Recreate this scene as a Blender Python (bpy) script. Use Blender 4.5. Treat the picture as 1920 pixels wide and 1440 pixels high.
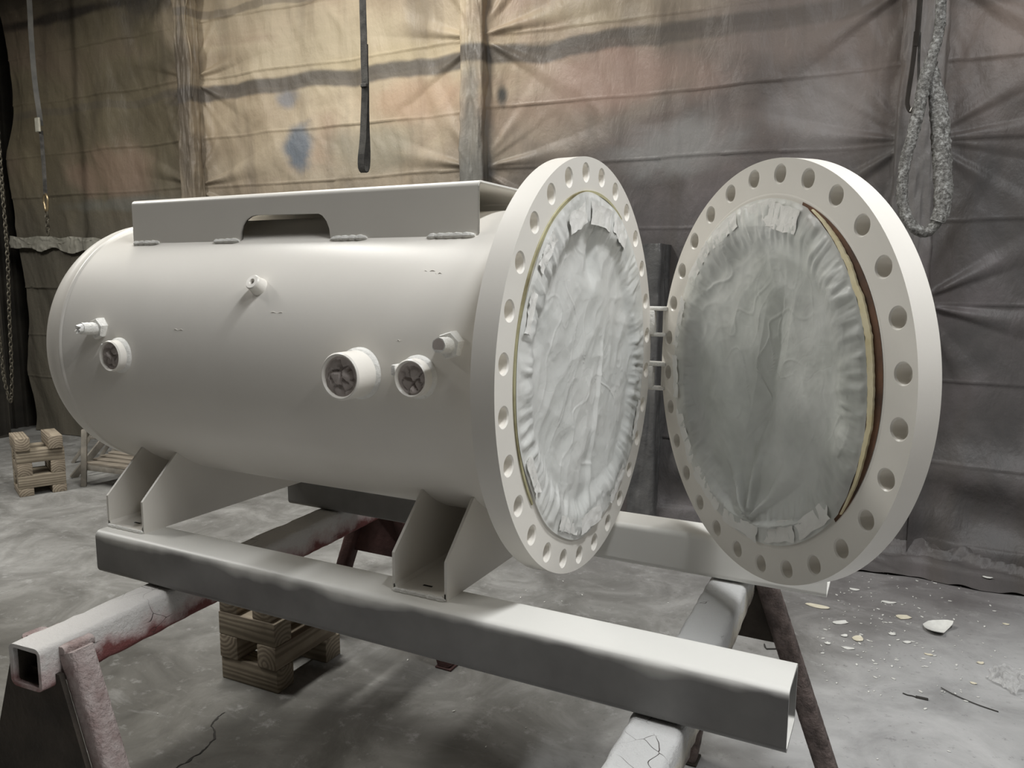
import bpy, bmesh, math, random
import numpy as np
from mathutils import Vector, Matrix

# ------------------------------------------------------------------ camera, world, lights
for o in list(bpy.data.objects):
    bpy.data.objects.remove(o)
S = bpy.context.scene
COL = S.collection
PI = math.pi
ZF = -1.30                      # floor height (vessel axis is z = 0)

def cam_setup():
    yaw, pitch, roll = 2.04045, -0.13381, 0.00573
    cy, sy, cp, sp = math.cos(yaw), math.sin(yaw), math.cos(pitch), math.sin(pitch)
    f = Vector((cy*cp, sy*cp, sp)); r = Vector((sy, -cy, 0)); u = r.cross(f)
    cr, sr = math.cos(roll), math.sin(roll)
    R, U = cr*r + sr*u, -sr*r + cr*u
    cd = bpy.data.cameras.new('camera'); c = bpy.data.objects.new('camera', cd); COL.objects.link(c)
    cd.sensor_width = 36; cd.sensor_fit = 'HORIZONTAL'; cd.lens = 1446.384*36/1920
    cd.clip_start = 0.02; cd.clip_end = 100
    c.matrix_world = Matrix(((R.x, U.x, -f.x, 0.6714), (R.y, U.y, -f.y, -1.7423), (R.z, U.z, -f.z, 0.2090), (0, 0, 0, 1)))
    S.camera = c
cam_setup()

W = bpy.data.worlds.new('hall_ambient'); S.world = W; W.use_nodes = True
W.node_tree.nodes['Background'].inputs[0].default_value = (1.0, 0.90, 0.78, 1)
W.node_tree.nodes['Background'].inputs[1].default_value = 0.033
S.view_settings.view_transform = 'Standard'; S.view_settings.look = 'None'
S.view_settings.gamma = 1.0; S.view_settings.use_curve_mapping = False
S.view_settings.exposure = 0.0

# lamps (each becomes a fixture further down): x, y, z, watts, colour
LAMPS = [(1.30, -0.30, 3.15, 116, (0.97, 0.985, 1.0)),
         (-2.45, 0.85, 3.15, 128, (1.0, 0.98, 0.93)),
         (-5.0, -0.85, 3.15, 165, (1.0, 0.98, 0.94)),
         (3.4, -1.00, 3.15, 78, (1.0, 0.985, 0.96))]  # last one: added unseen fill lamp, lifts flange face, far beam, door rim
LAMP_L, LAMP_W = 1.7, .28

# ------------------------------------------------------------------ helpers
rng = np.random.default_rng(7)
random.seed(7)
_g = rng.integers(0, 256, 512)
_perm = np.concatenate([rng.permutation(256)]*3)
_grad = np.stack([np.cos(np.arange(256)/256*2*PI), np.sin(np.arange(256)/256*2*PI)], 1)
_val = rng.random(256)

def perlin(x, y, seed=0):
    x = np.asarray(x, float)+seed*17.31; y = np.asarray(y, float)+seed*9.77
    xi = np.floor(x).astype(int); yi = np.floor(y).astype(int); xf = x-xi; yf = y-yi
    u = xf*xf*xf*(xf*(xf*6-15)+10); v = yf*yf*yf*(yf*(yf*6-15)+10)
    def g(i, j, dx, dy):
        k = _perm[(_perm[i % 256]+j) % 256]; return _grad[k, 0]*dx+_grad[k, 1]*dy
    a = g(xi, yi, xf, yf); b = g(xi+1, yi, xf-1, yf); c = g(xi, yi+1, xf, yf-1); d = g(xi+1, yi+1, xf-1, yf-1)
    return ((a+(b-a)*u)+((c+(d-c)*u)-(a+(b-a)*u))*v)*1.5

def fbm(x, y, seed=0, o=4, gain=.5):
    s = 0; a = 1.0
    for k in range(o):
        s = s+a*perlin(x*2**k, y*2**k, seed+k*3); a *= gain
    return s

def ridge(x, y, seed=0, o=3):
    s = 0; a = 1.0
    for k in range(o):
        s = s+a*(1-np.abs(perlin(x*2**k, y*2**k, seed+k*5))*2); a *= .5
    return s

def crumple(x, y, seed=0):
    """faceted folds: F2-F1 of jittered cells"""
    xi = np.floor(x).astype(int); yi = np.floor(y).astype(int)
    f1 = np.full(x.shape, 9.0); f2 = np.full(x.shape, 9.0); h = np.zeros(x.shape)
    for dx in (-1, 0, 1):
        for dy in (-1, 0, 1):
            i, j = xi+dx, yi+dy
            k = _perm[(_perm[(i+seed*13) % 256]+j) % 256]
            px = i+_val[k]; py = j+_val[(k*7+11) % 256]
            d = np.hypot(x-px, y-py)
            nr = d < f1
            f2 = np.where(nr, f1, np.minimum(f2, d)); h = np.where(nr, _val[(k*5+3) % 256], h); f1 = np.where(nr, d, f1)
    return f2-f1, h

def smooth(e0, e1, x):
    t = np.clip((np.asarray(x, float)-e0)/(e1-e0), 0, 1); return t*t*(3-2*t)

ORG = {}
def worg(o):
    return ORG.get(o.name, Vector((0, 0, 0))) if o else Vector((0, 0, 0))

def sharp(me, ang=35):
    bm = bmesh.new(); bm.from_mesh(me)
    bmesh.ops.remove_doubles(bm, verts=bm.verts, dist=1e-5)
    bmesh.ops.recalc_face_normals(bm, faces=bm.faces)
    a = math.radians(ang)
    for f in bm.faces: f.smooth = True
    for e in bm.edges:
        e.smooth = not (len(e.link_faces) == 2 and e.calc_face_angle(0) > a)
    bm.to_mesh(me); bm.free()

def obj(name, geo, m, parent=None, origin=None, ang=35, label=None, flat=False, wn=False):
    v, f = geo
    par = worg(parent)
    org = Vector(origin) if origin is not None else par.copy()
    me = bpy.data.meshes.new(name)
    va = np.asarray(v, float).reshape(-1, 3)-np.array(org)
    me.from_pydata(va.tolist(), [], [tuple(int(i) for i in q) for q in f]); me.update()
    if not flat: sharp(me, ang)
    me.materials.append(m)
    o = bpy.data.objects.new(name, me); COL.objects.link(o)
    o.parent = parent; o.location = org-par
    ORG[o.name] = org
    if label: o['label'] = label
    if wn: add_wn(o)
    return o

def add_wn(o):
    w = o.modifiers.new('weighted_normals', 'WEIGHTED_NORMAL'); w.keep_sharp = True; w.weight = 100

def thing(name, label, cat, loc, group=None):
    o = bpy.data.objects.new(name, None); COL.objects.link(o); o.location = loc; ORG[o.name] = Vector(loc)
    o.empty_display_size = .05
    return tag(o, label, cat, group)

def tag(o, label, cat, group=None):
    o['label'] = label; o['category'] = cat
    if group: o['group'] = group
    return o

def struct(o, label=None, cat=None):
    o['kind'] = 'structure'
    if label: o['label'] = label
    if cat: o['category'] = cat
    return o

def join(*gs):
    V, F, n = [], [], 0
    for v, f in gs:
        v = np.asarray(v, float).reshape(-1, 3); V.append(v); F += [tuple(i+n for i in q) for q in f]; n += len(v)
    return np.concatenate(V), F

def box(x0, x1, y0, y1, z0, z1, bev=0.0, seg=2):
    bm = bmesh.new(); bmesh.ops.create_cube(bm, size=1)
    for v in bm.verts:
        v.co = Vector(((x0+x1)/2+v.co.x*(x1-x0), (y0+y1)/2+v.co.y*(y1-y0), (z0+z1)/2+v.co.z*(z1-z0)))
    if bev: bmesh.ops.bevel(bm, geom=list(bm.edges), offset=bev, segments=seg, profile=.5, affect='EDGES')
    bm.verts.index_update()
    g = ([tuple(v.co) for v in bm.verts], [tuple(v.index for v in f.verts) for f in bm.faces]); bm.free(); return g

def xf(g, M):
    v = np.asarray(g[0], float); R = np.array(M.to_3x3()); t = np.array(M.translation)
    return v@R.T+t, g[1]

def bar(p0, p1, w, h, bev=.004, up=(0, 0, 1)):
    p0, p1 = Vector(p0), Vector(p1); d = p1-p0; L = d.length; z = d.normalized()
    x = Vector(up).cross(z)
    if x.length < 1e-4: x = Vector((1, 0, 0))
    x.normalize(); y = z.cross(x)
    M = Matrix(((x.x, y.x, z.x, p0.x), (x.y, y.y, z.y, p0.y), (x.z, y.z, z.z, p0.z), (0, 0, 0, 1)))
    return xf(box(-w/2, w/2, -h/2, h/2, 0, L, bev), M)

def tube(path, rad, n=12, closed=False, cap=True, noise=None):
    P = [Vector(p) for p in path]; N = len(P)
    rad = [rad]*N if np.isscalar(rad) else rad
    V, F = [], []
    ref = None
    for i, p in enumerate(P):
        a = P[i-1] if (i or closed) else P[0]; b = P[(i+1) % N] if (i < N-1 or closed) else P[-1]
        t = (b-a).normalized()
        if ref is None:
            ref = Vector((0, 1, 0)) if abs(t.y) < .9 else Vector((1, 0, 0))
        x = (ref-t*ref.dot(t)).normalized(); ref = x; y = t.cross(x)
        for k in range(n):
            an = 2*PI*k/n; r = rad[i]*(1+(noise(i, k) if noise else 0))
            V.append(p+x*(r*math.cos(an))+y*(r*math.sin(an)))
    M = N if closed else N-1
    for i in range(M):
        j = (i+1) % N
        for k in range(n):
            F.append((i*n+k, i*n+(k+1) % n, j*n+(k+1) % n, j*n+k))
    if cap and not closed:
        F.append(tuple(range(n-1, -1, -1))); F.append(tuple((N-1)*n+k for k in range(n)))
    return [tuple(v) for v in V], F

def resample(pts, step):
    P = np.asarray(pts, float)
    # Catmull-Rom through pts
    Q = np.vstack([2*P[0]-P[1], P, 2*P[-1]-P[-2]]); out = []
    for i in range(1, len(Q)-2):
        L = np.linalg.norm(Q[i+1]-Q[i]); n = max(2, int(L/step))
        for k in range(n):
            t = k/n
            out.append(.5*((2*Q[i])+(-Q[i-1]+Q[i+1])*t+(2*Q[i-1]-5*Q[i]+4*Q[i+1]-Q[i+2])*t*t+(-Q[i-1]+3*Q[i]-3*Q[i+1]+Q[i+2])*t**3))
    out.append(P[-1]); return np.array(out)

def lathe(prof, n=64, axis='x', c=(0, 0, 0), a0=0.0):
    """prof: list of (along, radius)"""
    V, F = [], []
    for (s, r) in prof:
        for k in range(n):
            a = a0+2*PI*k/n; u, w = r*math.cos(a), r*math.sin(a)
            V.append({'x': (s, u, w), 'y': (u, s, w), 'z': (u, w, s)}[axis])
    for i in range(len(prof)-1):
        for k in range(n):
            F.append((i*n+k, i*n+(k+1) % n, (i+1)*n+(k+1) % n, (i+1)*n+k))
    return np.asarray(V)+np.array(c), F

def extrude(poly, axis, a, b):
    """polygon of 2D points extruded from a to b along axis; poly coords are the other two axes in order"""
    n = len(poly)
    def P(p, s): return {'x': (s, p[0], p[1]), 'y': (p[0], s, p[1]), 'z': (p[0], p[1], s)}[axis]
    V = [P(p, a) for p in poly]+[P(p, b) for p in poly]
    F = [tuple(range(n)), tuple(range(2*n-1, n-1, -1))]+[(i, (i+1) % n, n+(i+1) % n, n+i) for i in range(n)]
    return V, F

def rrect(w, h, r, seg=5):
    out = []
    for cx, cy, a0 in ((w/2-r, h/2-r, 0), (-w/2+r, h/2-r, 90), (-w/2+r, -h/2+r, 180), (w/2-r, -h/2+r, 270)):
        for k in range(seg+1):
            a = math.radians(a0+90*k/seg); out.append((cx+r*math.cos(a), cy+r*math.sin(a)))
    return out

def hollow(p0, p1, w, h, r, t, nlen=1, seg=5):
    """rectangular hollow section along p0->p1 (horizontal), w across, h vertical"""
    p0, p1 = Vector(p0), Vector(p1); d = (p1-p0); z = d.normalized(); x = Vector((0, 0, 1)).cross(z).normalized(); y = Vector((0, 0, 1))
    o = rrect(w, h, r, seg); i = rrect(w-2*t, h-2*t, max(r-t, .002), seg); n = len(o)
    V, F = [], []
    for prof in (o, i):
        for s in range(nlen+1):
            c = p0+d*(s/nlen)
            for (a, b) in prof: V.append(tuple(c+x*a+y*b))
    m = n*(nlen+1)
    for base in (0, m):
        for s in range(nlen):
            for k in range(n):
                q = (base+s*n+k, base+s*n+(k+1) % n, base+(s+1)*n+(k+1) % n, base+(s+1)*n+k)
                F.append(q if base == 0 else q[::-1])
    for s in (0, nlen):
        for k in range(n):
            F.append((s*n+k, s*n+(k+1) % n, m+s*n+(k+1) % n, m+s*n+k))
    return V, F

# ------------------------------------------------------------------ materials
def new_mat(name):
    m = bpy.data.materials.new(name); m.use_nodes = True
    nt = m.node_tree; return m, nt, nt.nodes['Principled BSDF']

def nd(nt, typ, **kw):
    n = nt.nodes.new(typ)
    for k, v in kw.items():
        if k in n.inputs: n.inputs[k].default_value = v
        else: setattr(n, k, v)
    return n

def vec(nt, kind='Object', scale=None):
    tc = nt.nodes.new('ShaderNodeTexCoord'); out = tc.outputs[kind]
    if kind == 'World':
        pass
    if scale:
        mp = nt.nodes.new('ShaderNodeMapping'); mp.inputs['Scale'].default_value = scale
        nt.links.new(out, mp.inputs['Vector']); out = mp.outputs['Vector']
    return out

def noise(nt, v, scale, detail=4, rough=.55, dist=0.0):
    n = nt.nodes.new('ShaderNodeTexNoise'); n.inputs['Scale'].default_value = scale; n.inputs['Detail'].default_value = detail
    n.inputs['Roughness'].default_value = rough; n.inputs['Distortion'].default_value = dist
    nt.links.new(v, n.inputs['Vector']); return n.outputs['Fac']

def ramp(nt, fac, stops):
    r = nt.nodes.new('ShaderNodeValToRGB'); el = r.color_ramp.elements
    while len(el) < len(stops): el.new(.5)
    for e, (p, c) in zip(el, stops):
        e.position = p; e.color = (c, c, c, 1) if np.isscalar(c) else (*c, 1)
    nt.links.new(fac, r.inputs[0]); return r.outputs[0]

def mix(nt, fac, a, b):
    m = nt.nodes.new('ShaderNodeMix'); m.data_type = 'RGBA'
    for s, v in ((m.inputs[0], fac), (m.inputs[6], a), (m.inputs[7], b)):
        if hasattr(v, 'is_linked') or hasattr(v, 'node'): nt.links.new(v, s)
        elif np.isscalar(v): s.default_value = v
        else: s.default_value = (*v, 1)
    return m.outputs[2]

def math_(nt, op, a, b=0.0, c=None):
    m = nt.nodes.new('ShaderNodeMath'); m.operation = op
    for s, v in zip(m.inputs, (a, b, c)):
        if v is None: continue
        if hasattr(v, 'node'): nt.links.new(v, s)
        else: s.default_value = v
    return m.outputs[0]

def bump(nt, bs, h, strength, dist):
    b = nt.nodes.new('ShaderNodeBump'); b.inputs['Strength'].default_value = strength; b.inputs['Distance'].default_value = dist
    nt.links.new(h, b.inputs['Height']); nt.links.new(b.outputs[0], bs.inputs['Normal'])

def pm(name, c1, c2=None, scale=8, rough=.5, bmp=0, bscale=60, bdist=.002, stops=(.35, .65), metal=0, spec=.5, kind='Object', stretch=None, detail=5):
    m, nt, bs = new_mat(name); v = vec(nt, kind, stretch)
    bs.inputs['Roughness'].default_value = rough; bs.inputs['Metallic'].default_value = metal
    bs.inputs['Specular IOR Level'].default_value = spec
    if c2 is None: bs.inputs['Base Color'].default_value = (*c1, 1)
    else: nt.links.new(ramp(nt, noise(nt, v, scale, detail), [(stops[0], c1), (stops[1], c2)]), bs.inputs['Base Color'])
    if bmp: bump(nt, bs, noise(nt, v, bscale, 6, .6), bmp, bdist)
    return m

WHITE = (0.80, 0.79, 0.745)
M_white = pm('white_paint', (0.78, 0.75, 0.69), (0.815, 0.785, 0.725), 3, .33, .06, 220, .001)
M_weld = pm('painted_weld', (0.74, 0.73, 0.69), (0.82, 0.81, 0.77), 30, .38, .7, 90, .006)
M_yellow = pm('cream_tape', (0.66, 0.57, 0.33), (0.80, 0.73, 0.52), 20, .6)
M_olive = pm('olive_gasket_edge', (0.16, 0.13, 0.06), (0.48, 0.45, 0.27), 5, .6, stops=(.38, .55))
M_rust = pm('bare_rusty_steel', (0.045, 0.02, 0.010), (0.17, 0.075, 0.032), 14, .6, .3, 60)
M_dark = pm('dark_interior', (0.02, 0.02, 0.018), (0.05, 0.045, 0.04), 10, .8)
M_wad = pm('paper_wadding', (0.42, 0.375, 0.35), (0.58, 0.52, 0.49), 16, .8, .3, 60)

def film_mat(name, c1, c2, alpha):
    m, nt, bs = new_mat(name); v = vec(nt)
    nt.links.new(ramp(nt, noise(nt, v, 5, 4), [(.35, c1), (.65, c2)]), bs.inputs['Base Color'])
    bs.inputs['Roughness'].default_value = .28; bs.inputs['Specular IOR Level'].default_value = .55
    vor = nt.nodes.new('ShaderNodeTexVoronoi'); vor.feature = 'DISTANCE_TO_EDGE'; vor.inputs['Scale'].default_value = 16
    mp = nt.nodes.new('ShaderNodeVectorMath'); mp.operation = 'ADD'
    nz = nt.nodes.new('ShaderNodeTexNoise'); nz.inputs['Scale'].default_value = 9
    nt.links.new(v, nz.inputs['Vector']); nt.links.new(v, mp.inputs[0])
    sc = nt.nodes.new('ShaderNodeVectorMath'); sc.operation = 'SCALE'; sc.inputs[3].default_value = .12
    nt.links.new(nz.outputs['Color'], sc.inputs[0]); nt.links.new(sc.outputs[0], mp.inputs[1]); nt.links.new(mp.outputs[0], vor.inputs['Vector'])
    bump(nt, bs, math_(nt, 'ADD', math_(nt, 'MINIMUM', vor.outputs[0], .06), math_(nt, 'MULTIPLY', noise(nt, v, 30, 5), .12)), .22, .012)
    tr = nt.nodes.new('ShaderNodeBsdfTranslucent'); tr.inputs[0].default_value = (*c2, 1)
    ad = nt.nodes.new('ShaderNodeMixShader'); ad.inputs[0].default_value = .18
    nt.links.new(bs.outputs[0], ad.inputs[1]); nt.links.new(tr.outputs[0], ad.inputs[2])
    tp = nt.nodes.new('ShaderNodeBsdfTransparent'); mx = nt.nodes.new('ShaderNodeMixShader')
    nt.links.new(ramp(nt, noise(nt, v, 3.6, 4, .55, .6), [(.36, max(alpha-.30, .3)), (.62, alpha)]), mx.inputs[0]) if alpha < .9 else setattr(mx.inputs[0], 'default_value', alpha)
    nt.links.new(tp.outputs[0], mx.inputs[1]); nt.links.new(ad.outputs[0], mx.inputs[2])
    nt.links.new(mx.outputs[0], nt.nodes['Material Output'].inputs['Surface'])
    return m
M_film = film_mat('masking_film', (0.80, 0.81, 0.78), (0.86, 0.86, 0.83), .96)
M_film2 = film_mat('clear_masking_film', (0.80, 0.82, 0.775), (0.88, 0.89, 0.86), .89)
M_tape = pm('painted_tape', (0.80, 0.79, 0.75), (0.86, 0.85, 0.82), 18, .32, .35, 40, .006)

# ------------------------------------------------------------------ setting
def floor_mat():
    m, nt, bs = new_mat('dusty_concrete'); tc = nt.nodes.new('ShaderNodeNewGeometry'); v = tc.outputs['Position']
    big = noise(nt, v, .55, 5, .6, .6); mid = noise(nt, v, 2.6, 6, .65, .8); fine = noise(nt, v, 14, 6, .7)
    base = ramp(nt, mid, [(.30, (0.115, 0.112, 0.102)), (.5, (0.205, 0.202, 0.190)), (.68, (0.32, 0.317, 0.303))])
    over = ramp(nt, mid, [(.3, (0.135, 0.125, 0.125)), (.7, (0.215, 0.205, 0.205))])
    sx = nt.nodes.new('ShaderNodeSeparateXYZ'); nt.links.new(v, sx.inputs[0])
    # mauve overspray dust near the right end of the back wall
    a = math_(nt, 'ADD', math_(nt, 'MULTIPLY', sx.outputs[1], .62), math_(nt, 'MULTIPLY', sx.outputs[0], .25))
    a = math_(nt, 'ADD', a, math_(nt, 'MULTIPLY', big, .9))
    c = mix(nt, ramp(nt, a, [(.0, 0.0), (1.0, 1.0)]) if False else math_(nt, 'MULTIPLY', math_(nt, 'SMOOTH_MIN', math_(nt, 'MAXIMUM', math_(nt, 'SUBTRACT', a, 1.25), 0), 1.0, .2), 1.0), base, over)
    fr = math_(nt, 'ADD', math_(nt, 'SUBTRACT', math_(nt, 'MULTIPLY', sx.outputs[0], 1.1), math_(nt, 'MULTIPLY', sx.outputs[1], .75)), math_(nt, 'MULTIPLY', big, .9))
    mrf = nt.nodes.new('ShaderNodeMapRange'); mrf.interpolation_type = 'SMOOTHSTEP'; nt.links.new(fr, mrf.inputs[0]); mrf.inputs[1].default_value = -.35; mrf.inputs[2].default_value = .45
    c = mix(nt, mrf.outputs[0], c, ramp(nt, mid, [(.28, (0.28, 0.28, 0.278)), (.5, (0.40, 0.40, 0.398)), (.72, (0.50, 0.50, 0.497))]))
    dk = math_(nt, 'ADD', math_(nt, 'SUBTRACT', sx.outputs[1], math_(nt, 'MULTIPLY', sx.outputs[0], .12)), math_(nt, 'MULTIPLY', big, .8))  # darker bare concrete at the front, with vessel shade painted into its colour
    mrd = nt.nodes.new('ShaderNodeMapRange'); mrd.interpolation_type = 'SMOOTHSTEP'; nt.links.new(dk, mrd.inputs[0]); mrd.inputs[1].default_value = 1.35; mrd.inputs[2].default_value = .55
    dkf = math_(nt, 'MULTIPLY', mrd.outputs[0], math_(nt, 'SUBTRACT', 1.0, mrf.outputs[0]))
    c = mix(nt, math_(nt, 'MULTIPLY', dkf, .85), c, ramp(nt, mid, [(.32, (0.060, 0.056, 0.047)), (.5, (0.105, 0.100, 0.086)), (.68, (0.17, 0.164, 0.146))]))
    st = noise(nt, v, 1.2, 3, .5, 1.2)
    c = mix(nt, ramp(nt, st, [(.60, 0.0), (.74, .55)]), c, (0.11, 0.105, 0.095))
    c = mix(nt, ramp(nt, fine, [(.58, 0.0), (.74, .5)]), c, (0.45, 0.45, 0.44))
    c = mix(nt, ramp(nt, noise(nt, v, 38, 5, .7), [(.60, 0.0), (.72, .5)]), c, (0.10, 0.098, 0.095))
    sp_ = nt.nodes.new('ShaderNodeMapping'); sp_.inputs['Scale'].default_value = (1.0, 3.2, 1); sp_.inputs['Rotation'].default_value = (0, 0, .5); nt.links.new(v, sp_.inputs[0])
    c = mix(nt, ramp(nt, noise(nt, sp_.outputs[0], 3.4, 6, .7, .5), [(.57, 0.0), (.74, .32)]), c, (0.44, 0.44, 0.43))
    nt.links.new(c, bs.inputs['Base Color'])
    nt.links.new(ramp(nt, mid, [(.3, .62), (.7, .8)]), bs.inputs['Roughness'])
    bump(nt, bs, math_(nt, 'ADD', fine, math_(nt, 'MULTIPLY', mid, 2.0)), .45, .006)
    return m
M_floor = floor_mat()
M_steelwall = pm('dark_steel_sheet', (0.020, 0.018, 0.014), (0.05, 0.044, 0.034), 3, .7, .2, 30)
M_ceil = pm('grimy_ceiling', (0.12, 0.115, 0.10), (0.17, 0.16, 0.145), 2, .85)
WALLY = lambda x: 3.0+.02*x

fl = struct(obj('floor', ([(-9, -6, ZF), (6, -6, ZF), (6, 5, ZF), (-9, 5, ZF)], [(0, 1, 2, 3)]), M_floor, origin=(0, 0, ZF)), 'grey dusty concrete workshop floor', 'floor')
struct(obj('wall_back', box(-8.5, 4.5, 3.28, 3.4, ZF, 3.8), M_steelwall, origin=(0, 3.3, ZF)), 'dark wall behind the hanging tarps', 'wall')
# left wall of ribbed sheet
pts = []
for k in range(60):
    y0 = -3.0+k*.11
    pts += [(-7.25, y0), (-7.25, y0+.07), (-7.22, y0+.08), (-7.22, y0+.10)]
V = [(x, y, ZF) for x, y in pts]+[(x, y, 3.8) for x, y in pts]; n = len(pts)
struct(obj('wall_left', (V, [(i, i+1, n+i+1, n+i) for i in range(n-1)]), M_steelwall, origin=(-7.25, 0, ZF)), 'dark ribbed steel sheet wall at far left', 'wall')
struct(obj('ceiling', box(-8.5, 4.5, -4, 3.4, 3.8, 3.9), M_ceil, origin=(0, 0, 3.8)), 'dim hall ceiling above the frame', 'ceiling')

# floor crack: a shallow ragged groove with dark sides
cr = resample([(-1.257, -0.30, ZF), (-1.257, -0.235, ZF), (-1.254, -0.188, ZF), (-1.254, -0.125, ZF), (-1.277, -0.071, ZF), (-1.31, -0.037, ZF), (-1.346, -0.02, ZF), (-1.36, 0.027, ZF), (-1.366, 0.06, ZF)], .008)
w_ = .0010+.0065*np.abs(perlin(np.arange(len(cr))*.35, np.zeros(len(cr)), 3)); w_[-4:] *= np.linspace(1, .1, 4)
cr[:, 0] += .009*perlin(np.arange(len(cr))*.33, np.ones(len(cr))*3.3, 5)+.003*perlin(np.arange(len(cr))*.9, np.ones(len(cr))*1.3, 6)
V = []; F = []
for i, p in enumerate(cr):
    V += [(p[0]-w_[i], p[1], ZF+.0015), (p[0], p[1], ZF+.0006), (p[0]+w_[i], p[1]+.002, ZF+.0015)]
    if i: F += [(3*i-3, 3*i-2, 3*i+1, 3*i), (3*i-2, 3*i-1, 3*i+2, 3*i+1)]
obj('floor_crack', (V, F), M_dark, fl)

# ------------------------------------------------------------------ lamps
M_lampbody = pm('lamp_housing', (0.25, 0.25, 0.25), None, rough=.4, metal=.8)
for i, (x, y, z, wt, colr) in enumerate(LAMPS):
    m, nt, bs = new_mat('lamp_lens_%d' % i)
    bs.inputs['Base Color'].default_value = (.8, .8, .8, 1); bs.inputs['Emission Color'].default_value = (*colr, 1)
    bs.inputs['Emission Strength'].default_value = wt/(PI*LAMP_L*LAMP_W)
    t = thing('strip_lamp', ['long strip lamp hanging above the vessel door', 'long strip lamp hanging over the vessel middle', 'long strip lamp near the left wall', 'added unseen fill lamp furthest to the right'][i], 'lamp', (x, y, z), 'strip lamps under the ceiling')
    a_, b_ = LAMP_W/2+.02, LAMP_L/2+.03
    obj('housing', join(box(x-a_, x+a_, y-b_, y+b_, z+.012, z+.09, .006), box(x-a_, x-a_+.012, y-b_, y+b_, z-.03, z+.02), box(x+a_-.012, x+a_, y-b_, y+b_, z-.03, z+.02)), M_lampbody, t)
    obj('lens', ([(x-LAMP_W/2, y-LAMP_L/2, z), (x-LAMP_W/2, y+LAMP_L/2, z), (x+LAMP_W/2, y+LAMP_L/2, z), (x+LAMP_W/2, y-LAMP_L/2, z)], [(0, 1, 2, 3)]), m, t, flat=True)
    for q in (-.6, .6): obj('suspension_rod', tube([(x, y+q, z+.08), (x, y+q, 3.8)], .008, 8), M_lampbody, t)

# ------------------------------------------------------------------ pressure vessel
RB = .379
PV = thing('pressure_vessel', 'freshly white-painted pressure vessel on a steel skid with open bolted door', 'pressure vessel', (-.45, 0, -.6097))
L1, L2 = -1.458, -1.492
prof = [(-.045, RB)]+[(L1+.010, RB)]
prof += [(L1+.008, RB+.001), (L1+.004, RB+.004), (L1, RB+.0045), (L1-.005, RB+.0035), (L1-.009, RB+.001), (L2, RB)]
for k in range(1, 19):
    a = PI/2*k/18; prof.append((L2-.185*math.sin(a), max(RB*math.cos(a), .0005)))
sh = obj('shell', lathe(prof, 128), M_white, PV, ang=50)

def ring_plate(r_in, r_out, rb, nh, rh, th, ch=.003):
    """plate with a bolt circle; local frame: u,v in plane, depth 0 (front) to -th"""
    V, F = [], []
    sec = 2*PI/nh; hs = sec/2*rb
    angs = set(np.linspace(0, 2*PI, 32, endpoint=False).round(6).tolist())
    for cx, cy in ((hs, r_out-rb), (-hs, r_out-rb), (hs, r_in-rb), (-hs, r_in-rb)):
        angs.add(round(math.atan2(cy, cx) % (2*PI), 6))
    angs = sorted(angs); n = len(angs)
    tmpl = []
    for a in angs:
        c, s = math.cos(a), math.sin(a); t = 1e9
        if abs(c) > 1e-9: t = min(t, hs/abs(c))
        if s > 1e-9: t = min(t, (r_out-rb)/s)
        if s < -1e-9: t = min(t, (r_in-rb)/s)
        tmpl.append((c, s, t))
    def pol(s, rr, a0, d):
        an = a0+s/rb; return (rr*math.sin(an), rr*math.cos(an), d)
    for i in range(nh):
        a0 = (i+.5)*sec; b = len(V)
        for d_b, d_h, rr in ((0, 0, rh+ch),):
            pass
        for c, s, t in tmpl: V.append(pol(c*t, rb+s*t, a0, 0))
        for c, s, t in tmpl: V.append(pol(c*(rh+ch), rb+s*(rh+ch), a0, 0))
        for c, s, t in tmpl: V.append(pol(c*rh, rb+s*rh, a0, -ch))
        for c, s, t in tmpl: V.append(pol(c*rh, rb+s*rh, a0, -th+ch))
        for c, s, t in tmpl: V.append(pol(c*(rh+ch), rb+s*(rh+ch), a0, -th))
        for c, s, t in tmpl: V.append(pol(c*t, rb+s*t, a0, -th))
        for l in range(5):
            for k in range(n):
                k2 = (k+1) % n; F.append((b+l*n+k, b+l*n+k2, b+(l+1)*n+k2, b+(l+1)*n+k))
        for k in range(n):
            k2 = (k+1) % n
            s0, s1 = tmpl[k], tmpl[k2]
            for lim in (r_out-rb, r_in-rb):
                if abs(s0[1]*s0[2]-lim) < 1e-6 and abs(s1[1]*s1[2]-lim) < 1e-6:
                    F.append((b+k, b+k2, b+5*n+k2, b+5*n+k))
    return np.array(V), F

def frame(g, c, U, Vv, N):
    v = np.asarray(g[0], float); U, Vv, N, c = map(np.array, (U, Vv, N, c))
    return c+v[:, :1]*U+v[:, 1:2]*Vv+v[:, 2:3]*N, g[1]

ZUP = (0, 0, 1)
VF = dict(c=(0, 0, 0), U=(0, -1, 0), Vv=ZUP, N=(1, 0, 0))       # vessel flange frame, N towards the door side
E_ = (-0.6799, 0.7333, 0); N_ = (-0.7333, -0.6799, 0)
DF = dict(c=(0.3662, 0.1469, -0.006), U=E_, Vv=ZUP, N=N_)
TH = .052
plate = ring_plate(.372, .492, .457, 28, .0195, TH)
flg = obj('flange', frame(plate, **VF), M_white, PV, ang=30, wn=True)
obj('neck_weld', lathe([(-TH-.012, RB-.002), (-TH-.008, RB+.006), (-TH-.001, RB+.012), (-TH+.004, RB+.012)], 96), M_weld, PV)
obj('bore_lining', lathe([(0, .372), (-.30, .372), (-.30, .0)], 64), M_dark, PV)

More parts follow.
